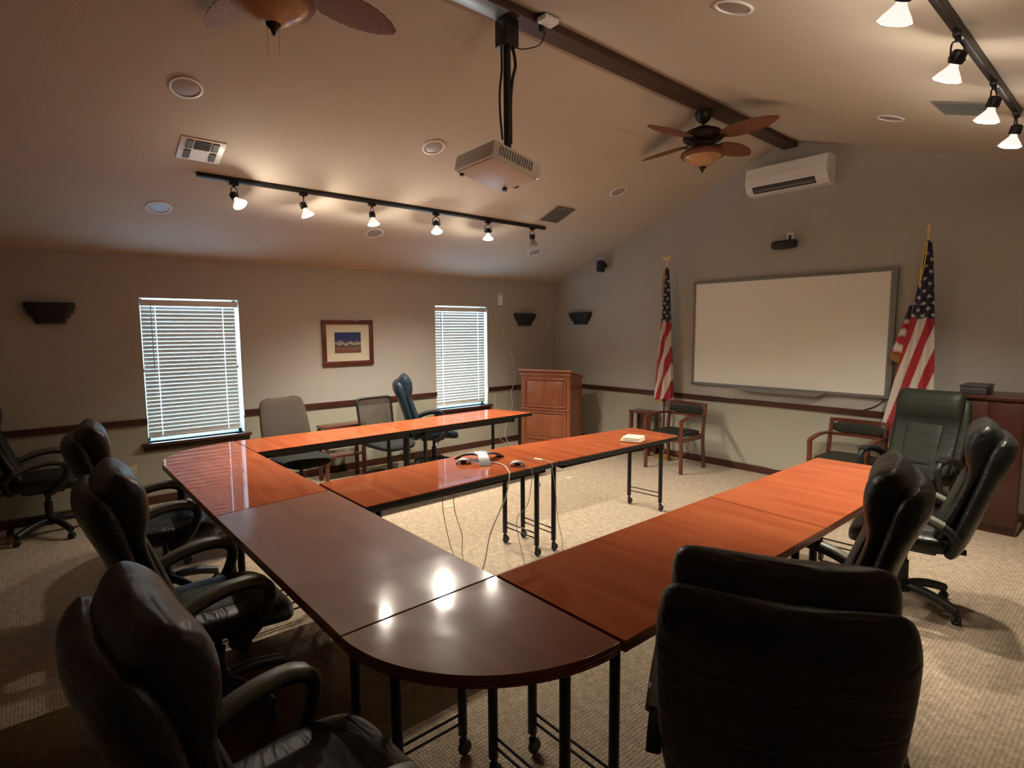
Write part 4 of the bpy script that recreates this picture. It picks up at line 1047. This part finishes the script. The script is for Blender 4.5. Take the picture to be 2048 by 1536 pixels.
bm = B(); lathe(bm, [(0.001, -0.012), (0.014, -0.012), (0.014, 0.0)], (-a + 0.05, b - 0.03, -c), 14); lathe(bm, [(0.001, -0.02), (0.018, -0.02), (0.014, 0.0)], (a - 0.04, 0.10, -c), 14); obj('foot', bm, M['black'], t)
bm = B(); superq(bm, (a - 0.004, -b + 0.02, -c + 0.016), 0.007, 0.007, 0.007, 1, 1, 12, 8); obj('indicator', bm, M['bluelens'], t)
bm = B(); box(bm, -0.11, 0.12, -0.02, 0.02, c, c + 0.012, 0.003); box(bm, -0.02, 0.02, -0.11, 0.11, c, c + 0.012, 0.003); lathe(bm, [(0.03, c + 0.01), (0.03, c + 0.05)], (0, -0.07, 0), 16)
obj('mounting_spider', bm, M['bmetal'], t)
bm = B(); box(bm, 3.598, 3.732, -6.6, -4.14, 3.684, 3.689, 0.001)
tag(obj('metal_plate', bm, M['steelplate']), 'bluish galvanised steel plate under the beam behind the projector pole', 'plate')
t = thing('ceiling_sensor', 'small white and blue sensor box clipped to the beam beside the projector pole', 'sensor', (3.79, -3.86, 3.70))
bm = B(); box(bm, -0.04, 0.04, -0.06, 0.06, -0.02, 0.012, 0.004); obj('housing', bm, M['white'], t)
bm = B(); box(bm, -0.042, 0.042, -0.062, 0.062, 0.0125, 0.045, 0.004); obj('cover', bm, M['blue'], t)
bm = B(); box(bm, -0.075, -0.045, -0.012, 0.012, -0.05, -0.005, 0.003); obj('clip', bm, M['black'], t)

# ------------------------------------------------------------------ things on the middle tables
def arch(bm, d, r0, r1, w0, w1, h, n=14, thick=0.006, drop=0.0):
    d = Vector((d[0], d[1], 0)).normalized(); s = Vector((-d.y, d.x, 0)); rs = []
    for i in range(n + 1):
        k = i / n; r = r0 + (r1 - r0) * k; z = h * (1 - k ** 2.2) + 0.004; wv = w0 + (w1 - w0) * k
        zb_ = max(z - thick, 0.0008)
        rs.append([d * r + s * wv + Vector((0, 0, z)), d * r - s * wv + Vector((0, 0, z)), d * (r - 0.002) - s * wv + Vector((0, 0, zb_)), d * (r - 0.002) + s * wv + Vector((0, 0, zb_))])
    rings(bm, rs)
t = thing('conference_phone', 'silver three-legged conference phone on the middle table', 'phone', (3.24, -4.02, TZ))
bm = B(); superq(bm, (0, 0, 0.052), 0.06, 0.055, 0.014, 0.8, 0.8, 24, 10); obj('body', bm, M['silver'], t)
bm = B(); arch(bm, (0.80, -0.42), 0.03, 0.185, 0.034, 0.042, 0.056); obj('keypad', bm, M['silver'], t)
for d in ((-0.05, 1.0), (-0.85, -0.45)):
    bm = B(); arch(bm, d, 0.02, 0.21, 0.050, 0.030, 0.056, thick=0.014); q_ = obj('speaker_arm', bm, M['dgrey'], t); q_['label'] = 'dark arm'
def mic(label, x, y, d):
    t = thing('table_microphone', label, 'microphone', (x, y, TZ))
    bm = B(); 
    d = Vector((d[0], d[1], 0)).normalized(); s = Vector((-d.y, d.x, 0)); rs = []
    for i in range(15):
        a = PI * i / 14; c_, s_ = -math.cos(a) * 0.055, math.sin(a) * 0.032
        rs.append([d * c_ + s * 0.028 + Vector((0, 0, s_ + 0.003)), d * c_ - s * 0.028 + Vector((0, 0, s_ + 0.003)), d * c_ * 0.86 - s * 0.028 + Vector((0, 0, s_ * 0.8)), d * c_ * 0.86 + s * 0.028 + Vector((0, 0, s_ * 0.8))])
    rings(bm, rs); obj('shell', bm, M['silver'], t)
    bm = B(); superq(bm, (0, 0, 0.012), 0.02, 0.02, 0.0115, 0.6, 0.6, 16, 8); obj('core', bm, M['black'], t)
mic('small silver arched microphone left of the conference phone', 3.23, -4.175, (0.55, 0.8))
mic('small silver arched microphone right of the conference phone', 3.55, -3.93, (0.6, 0.75))
def cable(label, pts, m, r=0.0032, n=70):
    bm = B(); tube(bm, pts, r, 6, n); tag(obj('cable', bm, m), label, 'cable')
cable('pale cable from the conference phone looping over the table edge to the carpet', [(3.33, -4.03, 0.756), (3.42, -4.0, 0.757), (3.52, -4.02, 0.756), (3.62, -4.08, 0.758), (3.685, -4.12, 0.74), (3.70, -4.17, 0.60), (3.66, -4.27, 0.36), (3.66, -4.33, 0.15), (3.62, -4.40, 0.006), (3.66, -4.55, 0.006)], M['wcable'], 0.004)
cable('thin cable dropping beside the left pair of table legs', [(3.55, -3.96, 0.753), (3.655, -3.93, 0.755), (3.685, -3.91, 0.72), (3.67, -3.94, 0.5), (3.62, -4.0, 0.38), (3.64, -3.97, 0.15), (3.68, -3.95, 0.006), (3.80, -3.88, 0.006)], M['cable'], 0.0026)
cable('thin cable dropping beside the right pair of table legs', [(3.40, -3.72, 0.753), (3.55, -3.70, 0.753), (3.66, -3.70, 0.755), (3.675, -3.70, 0.70), (3.63, -3.62, 0.5), (3.60, -3.57, 0.3), (3.58, -3.50, 0.1), (3.56, -3.47, 0.006), (3.62, -3.40, 0.006)], M['cable'], 0.0026)
cable('hanging loop of thin cable under the near half of the phone table', [(3.62, -4.62, 0.70), (3.60, -4.60, 0.55), (3.44, -4.44, 0.25), (3.40, -4.36, 0.12), (3.37, -4.27, 0.04), (3.40, -4.32, 0.16), (3.46, -4.36, 0.32), (3.58, -4.50, 0.55), (3.60, -4.52, 0.70)], M['cable'], 0.0026)
bm = B(); box(bm, 3.33, 4.50, -6.75, -4.98, 0.0, 0.0015)
tag(obj('chair_mat', bm, M['vinyl'], None, False), 'clear brownish vinyl chair mat under the near left chairs and table', 'floor mat')
bm = B(); box(bm, -0.02, 0.02, -0.05, 0.05, 0, 0.006, 0.002); o = obj('floor_plate', bm, M['brass']); o.location = (1.93, -3.40, 0.0); o.location = (2.05, -3.50, 0)
tag(o, 'small brass floor box cover on the carpet seen under the phone table', 'floor plate')
bm = B(); box(bm, -0.02, 0.02, -0.04, 0.04, 0, 0.006, 0.002); o = obj('floor_plate', bm, M['brass']); o.location = (2.10, -1.86, 0)
tag(o, 'small brass floor box cover on the carpet beyond the middle table legs', 'floor plate')
t = thing('folded_papers', 'small stack of folded white papers on the far middle table', 'papers', (3.545, -2.59, TZ + 0.0008), 0.35)
for i in range(3):
    bm = B(); superq(bm, (0.003 * i, 0.004 * i, 0.009 + 0.013 * i), 0.095 - 0.006 * i, 0.085, 0.0065, 0.5, 0.25, 28, 8); obj('paper', bm, M['paper'], t)
bm = B(); box(bm, -0.035, 0.035, -0.012, 0.012, 0, 0.004, 0.001); o = obj('label_strip', bm, M['paper']); o.location = (3.50, -3.68, TZ + 0.0005); o.rotation_euler = (0, 0, 0.2)
tag(o, 'short white strip lying at the seam of the middle tables', 'strip')
bm = B(); superq(bm, (0, 0, 0.008), 0.012, 0.008, 0.016, 0.5, 0.5, 12, 8); o = obj('cable_tag', bm, M['white']); o.location = (3.535, -3.695, 0.56)
tag(o, 'white tag hanging on the middle table leg', 'tag')
